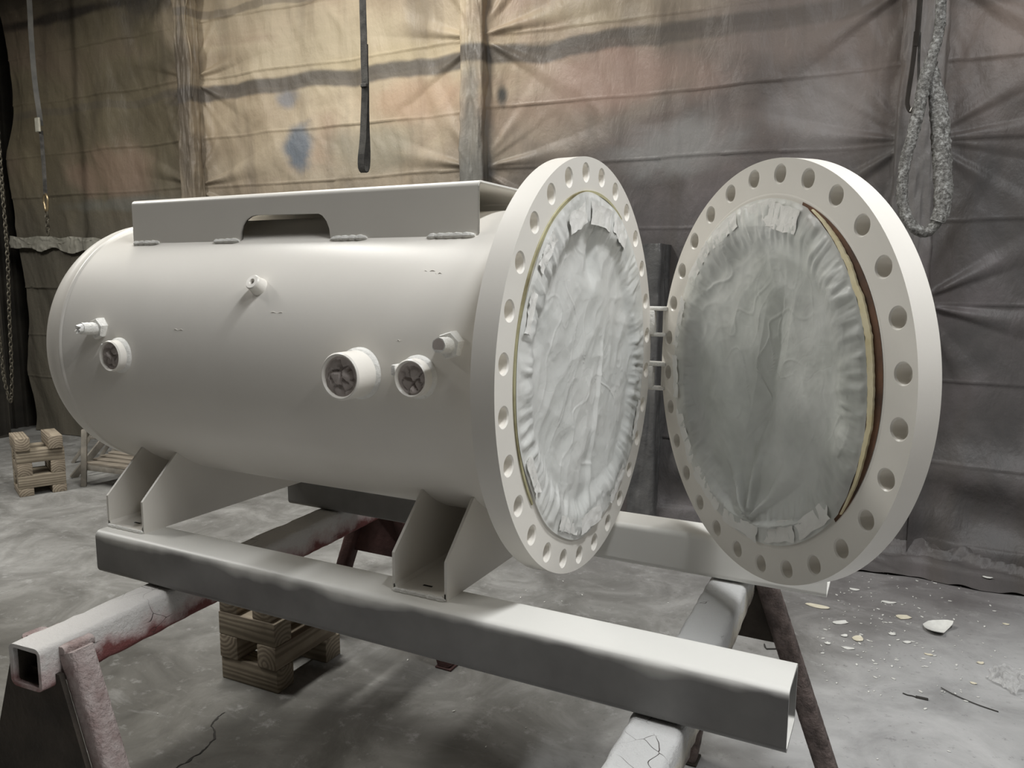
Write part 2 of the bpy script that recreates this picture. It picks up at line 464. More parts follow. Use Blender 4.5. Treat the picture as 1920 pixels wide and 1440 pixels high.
def film(rfun, dep, seed, frame_, nr=130, na=420, amp=1.0, r0=.41, tears=()):
    """wrinkled sheet over a round opening; local polar grid"""
    r = np.linspace(0, 1, nr)**.8; a = np.linspace(0, 2*PI, na, endpoint=False)
    A, Rr = np.meshgrid(a, r); Rm = rfun(A)*Rr
    x, y = Rm*np.sin(A), Rm*np.cos(A)
    Re = Rr+.030*perlin(A*1.9, 0*A+seed, seed+12)+.012*perlin(A*6.0, 0*A, seed+13)
    Re = np.where(A > 2*PI-.5, Rr+(Re-Rr)*(2*PI-A)/.5, Re)
    d = dep(x, y, Re)
    mid = 1-smooth(.86, .98, Rr)
    wr = 0
    for k, (sc_, am, ro) in enumerate(((3.1, .012, .5), (5.7, .0070, 1.7), (9.5, .0050, .2), (17, .0030, 1.1), (31, .0013, 2.3))):
        cx, sx_ = math.cos(ro), math.sin(ro); xx, yy = (x*cx+y*sx_), (-x*sx_+y*cx)*.6
        wx = .35*perlin(x*sc_*.6, y*sc_*.6, seed+k+20)
        wr = wr+am*(.28-np.abs(perlin(xx*sc_+wx, yy*sc_-wx, seed+k)))*(.45+.9*np.clip(perlin(x*2.2, y*2.2, seed+k+40)+.4, 0, 1))
    for k, (sc_, am) in enumerate(((4.5, .0022), (8.5, .0018), (15, .0012), (27, .0006))):
        q_ = np.abs(perlin(x*sc_+.5*perlin(x*7, y*7, seed+60), y*sc_*.7, seed+k+70)); wr = wr+am*np.exp(-q_/.016)*smooth(-.15, .25, perlin(x*3.1, y*3.1, seed+k+80))
    d = d+amp*wr*mid
    # puckers round the taped edge
    pk = ridge(A*11+1.2*np.sin(3*A), Rr*2.0, seed+3, 2)+.6*ridge(A*23, Rr*3, seed+6, 1)
    d = d+.0045*np.clip(pk-.55, 0, 2)*smooth(.72, .84, Rr)*(1-smooth(.965, 1.0, Rr))
    V = np.stack([x, y, d], -1).reshape(-1, 3)
    F = [(i*na+k, (i+1)*na+k, (i+1)*na+(k+1) % na, i*na+(k+1) % na) for i in range(nr-1) for k in range(na)]
    return frame((V, F), **frame_)

def dep_v(x, y, R):
    d = .005-.011*(1-smooth(.74, .86, R))
    d = d-.012*np.clip(1-np.abs(x+.01)/(.012+.45*np.clip(.33-y, 0, 1)), 0, 1)*smooth(.17, .24, y)*(1-smooth(.76, .86, R))
    return d+.009*np.exp(-((x+.06+.25*(y+.1))/.010)**2)*smooth(.12, -.05, y)*(1-smooth(.7, .85, R))
mf = obj('masking_film', film(lambda a: .410+.003*np.sin(5*a)+.002*np.sin(11*a), dep_v, 3, VF), M_film, PV, ang=180, label='crinkled white masking film over the vessel opening')
A_ = np.radians(np.linspace(-28, 128, 200)); w = np.sin(np.clip((np.degrees(A_)+28)/156, 0, 1)*PI)**.5
V = np.concatenate([np.stack([(r0_-k_*w)*np.sin(A_), (r0_-k_*w)*np.cos(A_), 0*A_+d_], 1) for r0_, k_, d_ in ((.412, .004, .0035), (.4165, .0, .0035), (.4172, .0, .0003))]); n = len(A_)
obj('tape_edge', frame((V, [(l*n+k, l*n+k+1, (l+1)*n+k+1, (l+1)*n+k) for l in range(2) for k in range(n-1)]), **VF), M_olive, PV)

# taped flaps on the masking film
def patch(u, v, ang, w, h, lift, seed, fr):
    nx, ny = 14, 8
    X, Y = np.meshgrid(np.linspace(-.5, .5, nx), np.linspace(-.5, .5, ny))
    Xw = X*w*(1+.12*perlin(X*2, Y*2, seed)); Yw = Y*h*(1+.2*perlin(X*3+5, Y*2, seed))
    d = lift+.0038*np.clip(ridge(X*4, Y*1.2, seed, 2)-.6, 0, 2)
    c, s = math.cos(ang), math.sin(ang)
    x = u+c*Xw+s*Yw; y = v-s*Xw+c*Yw
    V = np.stack([x, y, d], -1).reshape(-1, 3)
    F = [(i*nx+k, i*nx+k+1, (i+1)*nx+k+1, (i+1)*nx+k) for i in range(ny-1) for k in range(nx-1)]
    return frame((V, F), **fr)
for i, (an, rr, w, h) in enumerate([(-4, .360, .13, .050), (-26, .366, .10, .045), (20, .366, .10, .045), (46, .384, .10, .030), (68, .386, .09, .028), (180, .376, .14, .045), (158, .380, .11, .035), (-150, .384, .12, .035), (-118, .386, .12, .030), (120, .386, .10, .028)]):
    a = math.radians(an)
    obj('tape_flap', patch(rr*math.sin(a), rr*math.cos(a), a, w, h, (.011 if i < 3 else .0085)+.0008*(i % 3), 20+i, VF), M_tape, mf, ang=180)

# lifting channel on top
x0, x1, yb, zb_, zt_ = -1.327, -.187, .222, .307, .4285
rr = .014
cut = [(-.9055, zb_), (-.9035, .330), (-.897, .347), (-.885, .361), (-.868, .370), (-.850, .373), (-.640, .3695), (-.628, .364), (-.616, .351), (-.608, .333), (-.604, zb_)]
def side(y): return [(x0, y, zb_)]+[(px, y, pz) for px, pz in cut]+[(x1, y, zb_), (x1, y, zt_-rr), (x0, y, zt_-rr)]
V = [*side(-yb)]; n0 = len(V); F = [tuple(range(n0))]
arc = [(-yb+rr-rr*math.cos(PI/2*k/6), zt_-rr+rr*math.sin(PI/2*k/6)) for k in range(7)]
loop = arc+[(-y, z) for y, z in arc[::-1]]
b0 = len(V)
for y, z in loop: V += [(x0, y, z), (x1, y, z)]
F += [(b0+2*i, b0+2*i+1, b0+2*i+3, b0+2*i+2) for i in range(len(loop)-1)]
b1 = len(V); V += side(yb); F.append(tuple(range(b1+n0-1, b1-1, -1)))
lc = obj('lifting_channel', (V, F), M_white, PV, ang=30)
sd = lc.modifiers.new('thickness', 'SOLIDIFY'); sd.thickness = .008; sd.offset = -1; add_wn(lc)
def bead(p0, p1, r, seed, m=M_weld):
    p0, p1 = np.array(p0), np.array(p1); L = np.linalg.norm(p1-p0); n = max(6, int(L/.004))
    P = [p0+(p1-p0)*k/n for k in range(n+1)]
    R_ = [r*(.75+.35*abs(math.sin(k*.55+seed))+.2*random.random())*min(1, .35+.65*min(k, n-k)/2) for k in range(n+1)]
    return tube(P, R_, 8)
for i, (a, b) in enumerate([(-1.322, -1.215), (-1.00, -.908), (-.600, -.490), (-.318, -.192)]):
    obj('weld_bead', bead((a, -yb-.004, zb_), (b, -yb-.004, zb_+.001), .0065, i), M_weld, PV)

# saddles
zt, zbm = -.489, -.6097
def saddle(xa, xb):
    p = [(-.372, zt), (.372, zt), (.372, -.400), (.252, -.284)]
    a1 = math.atan2(-.284, .252); a0 = math.atan2(-.284, -.252)
    for k in range(1, 24):
        a = a1+(a0-(-0)-a1)*k/24 if False else a1-(a1-a0)*k/24
        p.append(((RB-.001)*math.cos(a), (RB-.001)*math.sin(a)))
    p += [(-.252, -.284), (-.372, -.400)]
    def plate(x): return extrude(p, 'x', x, x+.007)
    base = extrude([(xa+.0035, zt+.016), (xa+.0075, zt+.016), (xa+.014, zt+.0075), (xb-.007, zt+.0075), (xb-.0005, zt+.016), (xb+.0035, zt+.016), (xb+.0035, zt+.0005), (xa+.0035, zt+.0005)], 'y', -.372, .372)
    return plate(xa), plate(xb), base
for i, (xa, xb) in enumerate([(-.325, -.187), (-1.308, -1.164)]):
    a, b, c = saddle(xa, xb)
    s = obj('saddle', c, M_white, PV, ang=40, wn=True)
    obj('side_plate', a, M_white, s); obj('side_plate', b, M_white, s)
    obj('weld_bead', bead((xa, -.374, zt+.003), (xb+.004, -.374, zt+.003), .0055, i+3), M_weld, s)
    obj('bolt_slot', box((xa+xb)/2-.012, (xa+xb)/2+.012, -.335, -.329, zt+.0076, zt+.0084, .0003, 1), M_dark, s)

# skid beams
def beam_mat():
    m, nt, bs = new_mat('skid_paint'); g = nt.nodes.new('ShaderNodeNewGeometry'); v = g.outputs['Position']
    sx = nt.nodes.new('ShaderNodeSeparateXYZ'); nt.links.new(v, sx.inputs[0]); sn = nt.nodes.new('ShaderNodeSeparateXYZ'); nt.links.new(g.outputs['Normal'], sn.inputs[0])
    wob = noise(nt, v, 5, 3, .5)
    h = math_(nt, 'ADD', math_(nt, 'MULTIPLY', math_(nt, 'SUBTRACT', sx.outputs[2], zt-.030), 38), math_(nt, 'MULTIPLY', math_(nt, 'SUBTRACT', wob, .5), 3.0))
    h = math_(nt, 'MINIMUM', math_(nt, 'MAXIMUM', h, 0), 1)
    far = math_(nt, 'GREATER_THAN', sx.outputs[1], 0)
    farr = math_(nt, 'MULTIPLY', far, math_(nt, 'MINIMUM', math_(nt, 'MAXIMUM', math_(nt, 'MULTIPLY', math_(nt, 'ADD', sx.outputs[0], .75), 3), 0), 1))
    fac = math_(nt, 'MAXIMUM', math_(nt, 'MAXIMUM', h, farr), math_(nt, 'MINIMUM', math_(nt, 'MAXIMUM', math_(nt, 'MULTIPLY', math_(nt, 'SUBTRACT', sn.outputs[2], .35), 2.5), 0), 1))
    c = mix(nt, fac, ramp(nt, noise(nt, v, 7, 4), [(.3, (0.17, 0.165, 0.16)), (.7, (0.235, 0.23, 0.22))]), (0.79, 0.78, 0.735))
    nt.links.new(c, bs.inputs['Base Color']); bs.inputs['Roughness'].default_value = .42
    bump(nt, bs, noise(nt, v, 180, 4), .06, .001)
    return m
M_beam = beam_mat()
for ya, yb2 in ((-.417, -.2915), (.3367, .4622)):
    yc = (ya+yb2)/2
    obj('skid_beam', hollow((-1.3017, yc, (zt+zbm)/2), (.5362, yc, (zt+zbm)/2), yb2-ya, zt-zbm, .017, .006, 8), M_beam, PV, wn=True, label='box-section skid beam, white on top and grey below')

# nozzles and bosses along the front of the shell
def wad(c, r, seed):
    n, na = 12, 40
    R_, A = np.meshgrid(np.linspace(0, 1, n), np.linspace(0, 2*PI, na, endpoint=False), indexing='ij')
    x, z = R_*r*np.cos(A), R_*r*np.sin(A)
    c1, h1 = crumple(x/r*1.7+.4*perlin(x*40, z*40, seed)+seed, z/r*1.7, seed); 
    d = .012*(h1-.5)+.020*np.minimum(c1, .4)-.006
    V = np.stack([c[0]+x, c[1]-d*(1-R_**4), c[2]+z], -1).reshape(-1, 3)
    F = [(i*na+k, i*na+(k+1) % na, (i+1)*na+(k+1) % na, (i+1)*na+k) for i in range(n-1) for k in range(na)]
    return V, F
def nozzle(x, z, ro, ri, yf, seed, collar):
    nz = obj('nozzle', lathe([(-.34, ro), (yf+.004, ro), (yf, ro-.003), (yf, ri+.003), (yf+.004, ri), (-.34, ri)], 48, 'y', (x, 0, z)), M_white, PV, ang=30)
    ybase = -math.sqrt(RB**2-z*z)
    obj('weld_collar', lathe([(ybase+.02, ro+.007), (ybase-.002, ro+.006), (ybase-.007, ro+.003), (ybase-.010, ro-.001)], 48, 'y', (x, 0, z)), M_weld, nz)
    obj('wadding', wad((x, yf+.008, z), ri+.001, seed), M_wad, nz, ang=25)
    return nz
nozzle(-.400, .002, .052, .044, -.450, 1, 0)
n4 = nozzle(-.2445, .003, .0415, .035, -.411, 2, 1)
obj('tack_lug', box(-.296, -.284, -.408, -.372, .006, .030, .004), M_weld, n4)
n2 = nozzle(-1.203, .003, .0415, .036, -.411, 5, 1)
obj('tack_lug', box(-1.247, -1.236, -.405, -.372, .020, .034, .004), M_weld, n2)
def hexbush(x, z, seed, tip, flatend):
    yb = -math.sqrt(RB**2-z*z)
    hb = obj('hex_bushing', lathe([(yb+.01, .030), (yb-.012, .030), (yb-.018, .027), (yb-.018, .0)], 6, 'y', (x, 0, z), .3), M_weld, PV, ang=20)
    P = [(x, yb-.012-k*.0045, z+.0015*k*.2) for k in range(int((abs(tip)-abs(yb)-.012)/.0045)+1)]
    st = tube(P, [.0175*(1-.012*k) for k in range(len(P))], 20, noise=lambda i, k: .10*float(perlin(i*.7+seed, k*.6, seed)))
    obj('plug', st, M_weld, hb, ang=60)
    e = P[-1]
    if flatend:
        obj('plug_end', lathe([(e[1]-.0006, 0.0), (e[1]-.0006, .0135)], 16, 'y', (x, 0, e[2])), M_wad, hb)
    else:
        V = [(x+.013*math.cos(a)*(.7+.5*random.random()), e[1]+.001, e[2]+.013*math.sin(a)) for a in np.linspace(0, 2*PI, 14, endpoint=False)]
        V += [(x+.010*math.cos(a), e[1]-.004-.012*random.random(), e[2]-.002+.011*math.sin(a)) for a in np.linspace(0, 2*PI, 14, endpoint=False)]
        V += [(x, e[1]-.004, e[2])]
        F = [(k, (k+1) % 14, 14+(k+1) % 14, 14+k) for k in range(14)]+[(14+k, 14+(k+1) % 14, 28) for k in range(14)]
        obj('paper_twist', (V, F), M_tape, hb, ang=20)
hexbush(-.1645, .075, 2, .428, True)
hexbush(-1.284, .072, 6, .432, False)
# threaded boss high on the shell
an = math.atan2(.189, -.330)
M_ = Matrix.Rotation(-math.radians(29.8), 4, 'X'); M_.translation = Vector((-.7395, 0, 0))
bo = obj('boss', xf(lathe([(-.37, .0235), (-.384, .0225), (-.392, .020), (-.404, .0195), (-.407, .0170), (-.4072, .008), (-.404, .006), (-.395, .006), (-.395, 0)], 32, 'y'), M_), M_white, PV, ang=30)
obj('boss_hole', xf(lathe([(-.398, 0), (-.398, .006)], 16, 'y'), M_), M_dark, bo)
# scuffs in the paint: small raised runs
for i, (x, ang_, L) in enumerate([(-.66, 20, .035), (-.98, 12, .03), (-.26, 37, .03), (-.235, 36, .02), (-.30, 12, .012)]):
    a = math.radians(ang_); y, z = -RB*math.cos(a), RB*math.sin(a)
    obj('paint_run', tube([(x+L*t-L/2, y, z+.0015*math.sin(9*t+i)) for t in np.linspace(0, 1, 9)], .0007, 6), M_white, sh)

# hinge between flange and door
M_hinge = M_weld
for z0, z1 in ((.046, .134), (-.114, -.030)):
    hg = obj('hinge', join(box(-.016, .012, .478, .506, z0+.006, z1-.012, .003), box(-.018, .050, .484, .520, z1-.012, z1, .003), box(-.014, .046, .486, .518, z0, z0+.010, .003)), M_weld, PV)
    obj('hinge_pin', tube([(.038, .508, z0+.004), (.038, .508, z1-.004)], .0075, 12), M_white, hg)

# door
dr = obj('door', frame(plate, **DF), M_white, PV, ang=30, wn=True, label='round white bolted door swung open on its hinge')
def dring(prof, n=128): return frame(lathe([(s, r) for s, r in prof], n, 'z'), **DF)
obj('door_disc', dring([(-TH, .0), (-TH, .374), (-.004, .374), (-.0045, .366), (-.046, .360), (-.046, .0)]), M_rust, dr, label='bare rusty steel seat seen past the film edge')
obj('seat_step', dring([(-.004, .370), (.0004, .4095), (.0004, .4135), (-.0005, .4165)]), M_white, dr)
def gap(a):
    # a measured from up towards the hinge side; far side is negative
    t = (np.degrees(a)+180) % 360-180
    return smooth(-24, -85, t)*smooth(-138, -92, t) if False else np.where((t < -24) & (t > -128), np.sin(np.clip((-24-t)/104, 0, 1)*PI)**.9, 0)
obj('rust_band', frame((lambda A: (np.concatenate([np.stack([r*np.sin(A), r*np.cos(A), 0*A+d], 1) for r, d in ((.373, .0007), (.4088, .0012))]), [(k, k+1, len(A)+k+1, len(A)+k) for k in range(len(A)-1)]))(np.radians(np.linspace(-132, -20, 120))), **DF), M_rust, dr)
A_ = np.radians(np.linspace(-128, -26, 160)); w = gap(A_)
ro_ = .4085-.019*w-.004*perlin(np.degrees(A_)*.12, 0*A_, 4)*w-.002*perlin(np.degrees(A_)*.6, 0*A_, 6)*w; ri_ = ro_-.014*w-.0015
V = np.concatenate([np.stack([ri_*np.sin(A_), ri_*np.cos(A_), 0*A_+.007], 1), np.stack([ro_*np.sin(A_), ro_*np.cos(A_), 0*A_+.0065], 1), np.stack([ro_*np.sin(A_), ro_*np.cos(A_), 0*A_+.002], 1)])
n = len(A_)
obj('tape_edge', frame((V, [(l*n+k, l*n+k+1, (l+1)*n+k+1, (l+1)*n+k) for l in range(2) for k in range(n-1)]), **DF), M_yellow, dr, label='torn cream tape edge beside the rusty gap')
def dep_d(x, y, R):
    s = .010-.004*smooth(.9, 1, R)
    dish = .014*(1-smooth(.68, .87, R))
    fold = .022*np.maximum(0, 1-np.abs((x+.02+.20*(y+.1)))/.05)*smooth(-.30, -.1, y)*(1-smooth(.05, .25, y))
    rays = .016*np.maximum(0, np.cos(np.arctan2(x+.02, y+.36)*9))*smooth(.35, .05, np.hypot(x+.02, y+.36))
    return s-dish-fold+rays*(R < .9)
df = obj('masking_film', film(lambda a: .404-.030*gap(a)-.003*np.abs(perlin(np.degrees(a)*.11, 0*a, 9))*(gap(a) > 0), dep_d, 11, DF, amp=1.25), M_film2, dr, ang=180, label='translucent crinkled masking film over the door face')
obj('film_backing', dring([(-.0452, .0), (-.0452, .359)], 64), pm('dull_green_primer', (0.20, 0.22, 0.16), (0.28, 0.30, 0.23), 6, .7), dr)
for i, (an, rr_, w, h) in enumerate([(2, .368, .14, .055), (-15, .364, .09, .055), (24, .374, .12, .040), (46, .380, .13, .035), (75, .384, .14, .028), (98, .384, .12, .028), (124, .382, .16, .034), (150, .378, .14, .040), (176, .370, .15, .055), (200, .372, .12, .050), (220, .378, .12, .040)]):
    a = math.radians(an)
    obj('tape_strip', patch(rr_*math.sin(a), rr_*math.cos(a), a, w, h, .0105+.0008*(i % 3), 50+i, DF), M_tape, dr, ang=180)

# ------------------------------------------------------------------ trestles
def crust_mat(name, top, sidec, low, scale=9, zmid=-.66):
    m, nt, bs = new_mat(name); g = nt.nodes.new('ShaderNodeNewGeometry'); v = g.outputs['Position']
    sx = nt.nodes.new('ShaderNodeSeparateXYZ'); nt.links.new(v, sx.inputs[0])
    n1 = noise(nt, v, scale, 6, .65)
    h = math_(nt, 'ADD', math_(nt, 'MULTIPLY', math_(nt, 'SUBTRACT', sx.outputs[2], zmid), 14), math_(nt, 'MULTIPLY', math_(nt, 'SUBTRACT', n1, .5), 2.6))
    h = math_(nt, 'ADD', h, .5)
    c = ramp(nt, h, [(0.0, low), (.42, sidec), (.9, top)])
    vo = nt.nodes.new('ShaderNodeTexVoronoi'); vo.feature = 'DISTANCE_TO_EDGE'; vo.inputs['Scale'].default_value = 15
    wv = nt.nodes.new('ShaderNodeVectorMath'); wv.operation = 'ADD'; nz = nt.nodes.new('ShaderNodeTexNoise'); nz.inputs['Scale'].default_value = 6
    nt.links.new(v, nz.inputs['Vector']); sc = nt.nodes.new('ShaderNodeVectorMath'); sc.operation = 'SCALE'; sc.inputs[3].default_value = .16
    nt.links.new(nz.outputs['Color'], sc.inputs[0]); nt.links.new(v, wv.inputs[0]); nt.links.new(sc.outputs[0], wv.inputs[1]); nt.links.new(wv.outputs[0], vo.inputs['Vector'])
    pick = ramp(nt, noise(nt, v, 5, 2), [(.56, 0.0), (.62, 1.0)])
    crack = math_(nt, 'MULTIPLY', math_(nt, 'LESS_THAN', vo.outputs[0], .009), pick)
    c = mix(nt, crack, c, (0.05, 0.035, 0.03))
    nt.links.new(c, bs.inputs['Base Color']); bs.inputs['Roughness'].default_value = .75
    hb = math_(nt, 'ADD', math_(nt, 'MULTIPLY', noise(nt, v, 60, 6, .7), 1.0), math_(nt, 'MULTIPLY', crack, -1.2))
    bump(nt, bs, hb, .8, .008)
    return m
M_pink = crust_mat('pink_crusted_paint', (0.62, 0.60, 0.575), (0.50, 0.40, 0.385), (0.19, 0.062, 0.058), zmid=-.672)
M_pinkleg = pm('pink_overspray_leg', (0.33, 0.245, 0.23), (0.52, 0.445, 0.425), 22, .85, 1.0, 90, .012)
M_chalk = crust_mat('white_crusted_paint', (0.60, 0.60, 0.59), (0.58, 0.545, 0.46), (0.30, 0.26, 0.23), zmid=-.675)
M_rleg = pm('rusty_brown_leg', (0.085, 0.065, 0.058), (0.20, 0.155, 0.14), 24, .85, 1.0, 80, .012)
M_brown = pm('dark_brown_plate', (0.030, 0.024, 0.018), (0.065, 0.052, 0.040), 8, .85, .7, 50, .006)
M_maroon = pm('maroon_plate', (0.035, 0.014, 0.012), (0.08, 0.036, 0.032), 10, .8, .6, 50, .006)

def rough_geo(g, amp, sc, seed):
    v = np.asarray(g[0], float)
    k = perlin(v[:, 0]*sc+v[:, 2]*sc*.7, v[:, 1]*sc+v[:, 2]*sc*1.3, seed)*amp
    k2 = perlin(v[:, 0]*sc*2.3+4, v[:, 1]*sc*2.1-v[:, 2]*sc, seed+2)*amp
    v = v.copy(); v[:, 2] += k; v[:, 0] += k2; return v, g[1]

def seg_bar(p0, p1, w, h, r, n, up):
    """bar with many cross-sections so it can be roughened"""
    p0, p1 = Vector(p0), Vector(p1); z = (p1-p0).normalized(); x = Vector(up).cross(z).normalized(); y = z.cross(x)
    prof = rrect(w, h, r, 3); m = len(prof); V = []; F = []
    for i in range(n+1):
        c = p0+(p1-p0)*(i/n)
        for a, b in prof: V.append(tuple(c+x*a+y*b))
    for i in range(n):
        for k in range(m): F.append((i*m+k, i*m+(k+1) % m, (i+1)*m+(k+1) % m, (i+1)*m+k))
    F += [tuple(range(m-1, -1, -1)), tuple(n*m+k for k in range(m))]
    return V, F

def trestle(label, cx0, y0, cx1, y1, tw, mt, mleg_near, mleg_far, mp_near, mp_far, yn, yf, plate_n, plate_f, loc, tuck=20):
    t = thing('steel_trestle', label, 'trestle', loc, 'steel trestles under the skid')
    top = zbm-.001
    g = hollow((cx0, y0, top-.052), (cx1, y1, top-.052), tw, .104, .016, .010, 60, 4)
    g = rough_geo((np.asarray(g[0])-[0, 0, .003], g[1]), .0032, 22, 4)
    v = np.asarray(g[0]); v[:, 2] = np.minimum(v[:, 2], top-.0005)
    obj('top_tube', (v, g[1]), mt, t, ang=60)
    dirv = (Vector((cx1, y1, 0))-Vector((cx0, y0, 0))).normalized()*.012
    obj('bore_shade_sleeve', hollow((cx0+dirv.x, y0+dirv.y, top-.055), (cx1-dirv.x, y1-dirv.y, top-.055), tw-.019, .083, .010, .003, 2, 3), M_brown, t)  # added dark sleeve, its colour stands in for shade inside the tube
    for (yy, ml, mp, zp) in ((yn, mleg_near, mp_near, plate_n), (yf, mleg_far, mp_far, plate_f)):
        cx = cx0+(cx1-cx0)*(yy-y0)/(y1-y0); tn = math.tan(math.radians(20))
        for s in (-1, 1):
            tn = math.tan(math.radians(tuck if (s < 0 and yy == yf) else 20))
            xt = cx+s*(tw/2+.018); zt0 = top-.030
            if s < 0 and yy == yf and tuck < 20: xt += .022; zt0 -= .075
            p0 = (xt, yy, zt0); p1 = (xt+s*tn*(zt0-ZF), yy, ZF+.004)
            gl = seg_bar(p0, p1, .058, .060, .014, 70, (0, 1, 0))
            lg = obj('leg', rough_geo(gl, .0011, 60, 9), ml, t, ang=60)
            obj('foot', box(p1[0]-.036, p1[0]+.036, yy-.034, yy+.034, ZF, ZF+.008, .002, 1), mp, lg)
            obj('cap_weld', rough_geo(seg_bar((xt-s*.012, yy-.030, zt0+.004), (xt-s*.012, yy+.045, zt0+.004), .030, .022, .008, 10, (0, 0, 1)), .002, 60, 3), ml, lg, ang=60)
        zz = top-.075; tn = math.tan(math.radians(20))
        x_t = tw/2+.018+tn*(.045); x_b = tw/2+.018+tn*(top-.03-zp)
        xl_, xk_ = (x_t, x_b) if not (yy == yf and tuck < 20) else (.03, .05)
        yo_ = yy
        if yy == yn and zp < -.95:
            xl_, xk_ = x_t+.030, x_b+.036; x_t, x_b = x_t-.019, x_b-.020; yo_ = yy-.037
        obj('gusset_plate', extrude([(cx-xl_, zz), (cx+x_t, zz), (cx+x_b, zp), (cx-xk_, zp)], 'y', yo_-.006, yo_+.006), mp, t)
    return t
trestle('pink-crusted steel trestle under the left end of the skid', -1.048, -.775, -1.162, .78, .102, M_pink, M_pinkleg, M_maroon, M_brown, M_maroon, -.695, .70, -1.00, -.895, (-1.1, 0, ZF))
trestle('white-crusted steel trestle with rusty legs under the right end of the skid', .315, -.86, .272, .68, .105, M_chalk, M_rleg, M_rleg, M_brown, M_brown, -.78, .545, -.90, -.85, (.29, 0, ZF), tuck=8)

# ------------------------------------------------------------------ timber cribs
def wood(name, axis, c1, c2):
    m, nt, bs = new_mat(name); v = vec(nt)
    mp = nt.nodes.new('ShaderNodeMapping'); mp.inputs['Scale'].default_value = (.12, 1, 1) if axis == 'X' else (1, .12, 1)
    nt.links.new(v, mp.inputs[0])
    wv = nt.nodes.new('ShaderNodeTexWave'); wv.wave_type = 'RINGS'; wv.rings_direction = axis
    wv.inputs['Scale'].default_value = 19; wv.inputs['Distortion'].default_value = 4.0; wv.inputs['Detail'].default_value = 3; wv.inputs['Detail Scale'].default_value = 1.2
    nt.links.new(mp.outputs[0], wv.inputs['Vector'])
    c = ramp(nt, wv.outputs['Fac'], [(.1, c1), (.8, c2)])
    c = mix(nt, ramp(nt, noise(nt, v, 9, 4), [(.4, 0.0), (.7, .45)]), c, (c1[0]*.75, c1[1]*.74, c1[2]*.72))
    nt.links.new(c, bs.inputs['Base Color']); bs.inputs['Roughness'].default_value = .75
    bump(nt, bs, wv.outputs['Fac'], .25, .002)
    return m
WX = wood('timber_grain_along', 'X', (0.20, 0.165, 0.12), (0.35, 0.30, 0.225))
WY = wood('timber_grain_across', 'Y', (0.21, 0.17, 0.125), (0.36, 0.305, 0.23))
def crib(label, x0, y0, rz, layers, T=.089):
    t = thing('timber_crib', label, 'timber crib', (x0, y0, ZF), 'timber cribs on the floor')
    for (ax, px, py, lz, L, hh) in layers:
        if ax == 'x': b = (-L/2, L/2, -T/2, T/2)
        else: b = (-T/2, T/2, -L/2, L/2)
        cx, cy, cz = px+(L/2 if ax == 'x' else T/2), py+(T/2 if ax == 'x' else L/2), lz+hh/2
        g = box(*b, -hh/2, hh/2, .004, 2)
        off = np.array([random.uniform(-.03, .03), random.uniform(-.03, .03), random.choice([-.05, .03, .06])])
        v = np.asarray(g[0])+off
        me = bpy.data.meshes.new('timber'); me.from_pydata(v.tolist(), [], g[1]); sharp(me, 30); me.materials.append(WX if ax == 'x' else WY)
        o = bpy.data.objects.new('timber', me); COL.objects.link(o); o.parent = t
        o.location = Vector((cx, cy, cz))-Vector(off)
    t.rotation_euler[2] = rz
    return t
T = .089
crib('timber crib of crossed blocks standing under the near skid beam', -1.562, .229, .02,
     [('x', 0, 0, 0, .275, T), ('x', .01, .262-.0, 0, .275, T), ('y', .0, -.005, T, .345, T), ('y', .186, -.005, T, .345, T),
      ('x', -.003, -.003, 2*T, .275, T), ('x', .02, .25, 2*T, .26, T), ('y', .0, .0, 3*T, .30, .075), ('y', .16, .004, 3*T, .30, .05)])
crib('timber crib of crossed blocks standing free on the far left floor', -4.702, 1.337, math.atan2(.263, .117),
     [('y', 0, 0, 0, .28, T*.62), ('y', .2, 0, 0, .28, T*.62), ('x', 0, 0, T*.62, .288, T), ('x', 0, .19, T*.62, .288, T),
      ('y', 0, .0, T*1.62, .28, T), ('y', .2, .0, T*1.62, .28, T), ('x', -.003, .0, T*2.62, .292, T), ('x', 0, .19, T*2.62, .288, T),
      ('y', -.006, -.012, T*3.62, .30, T), ('y', .19, -.03, T*3.62, .32, T)])

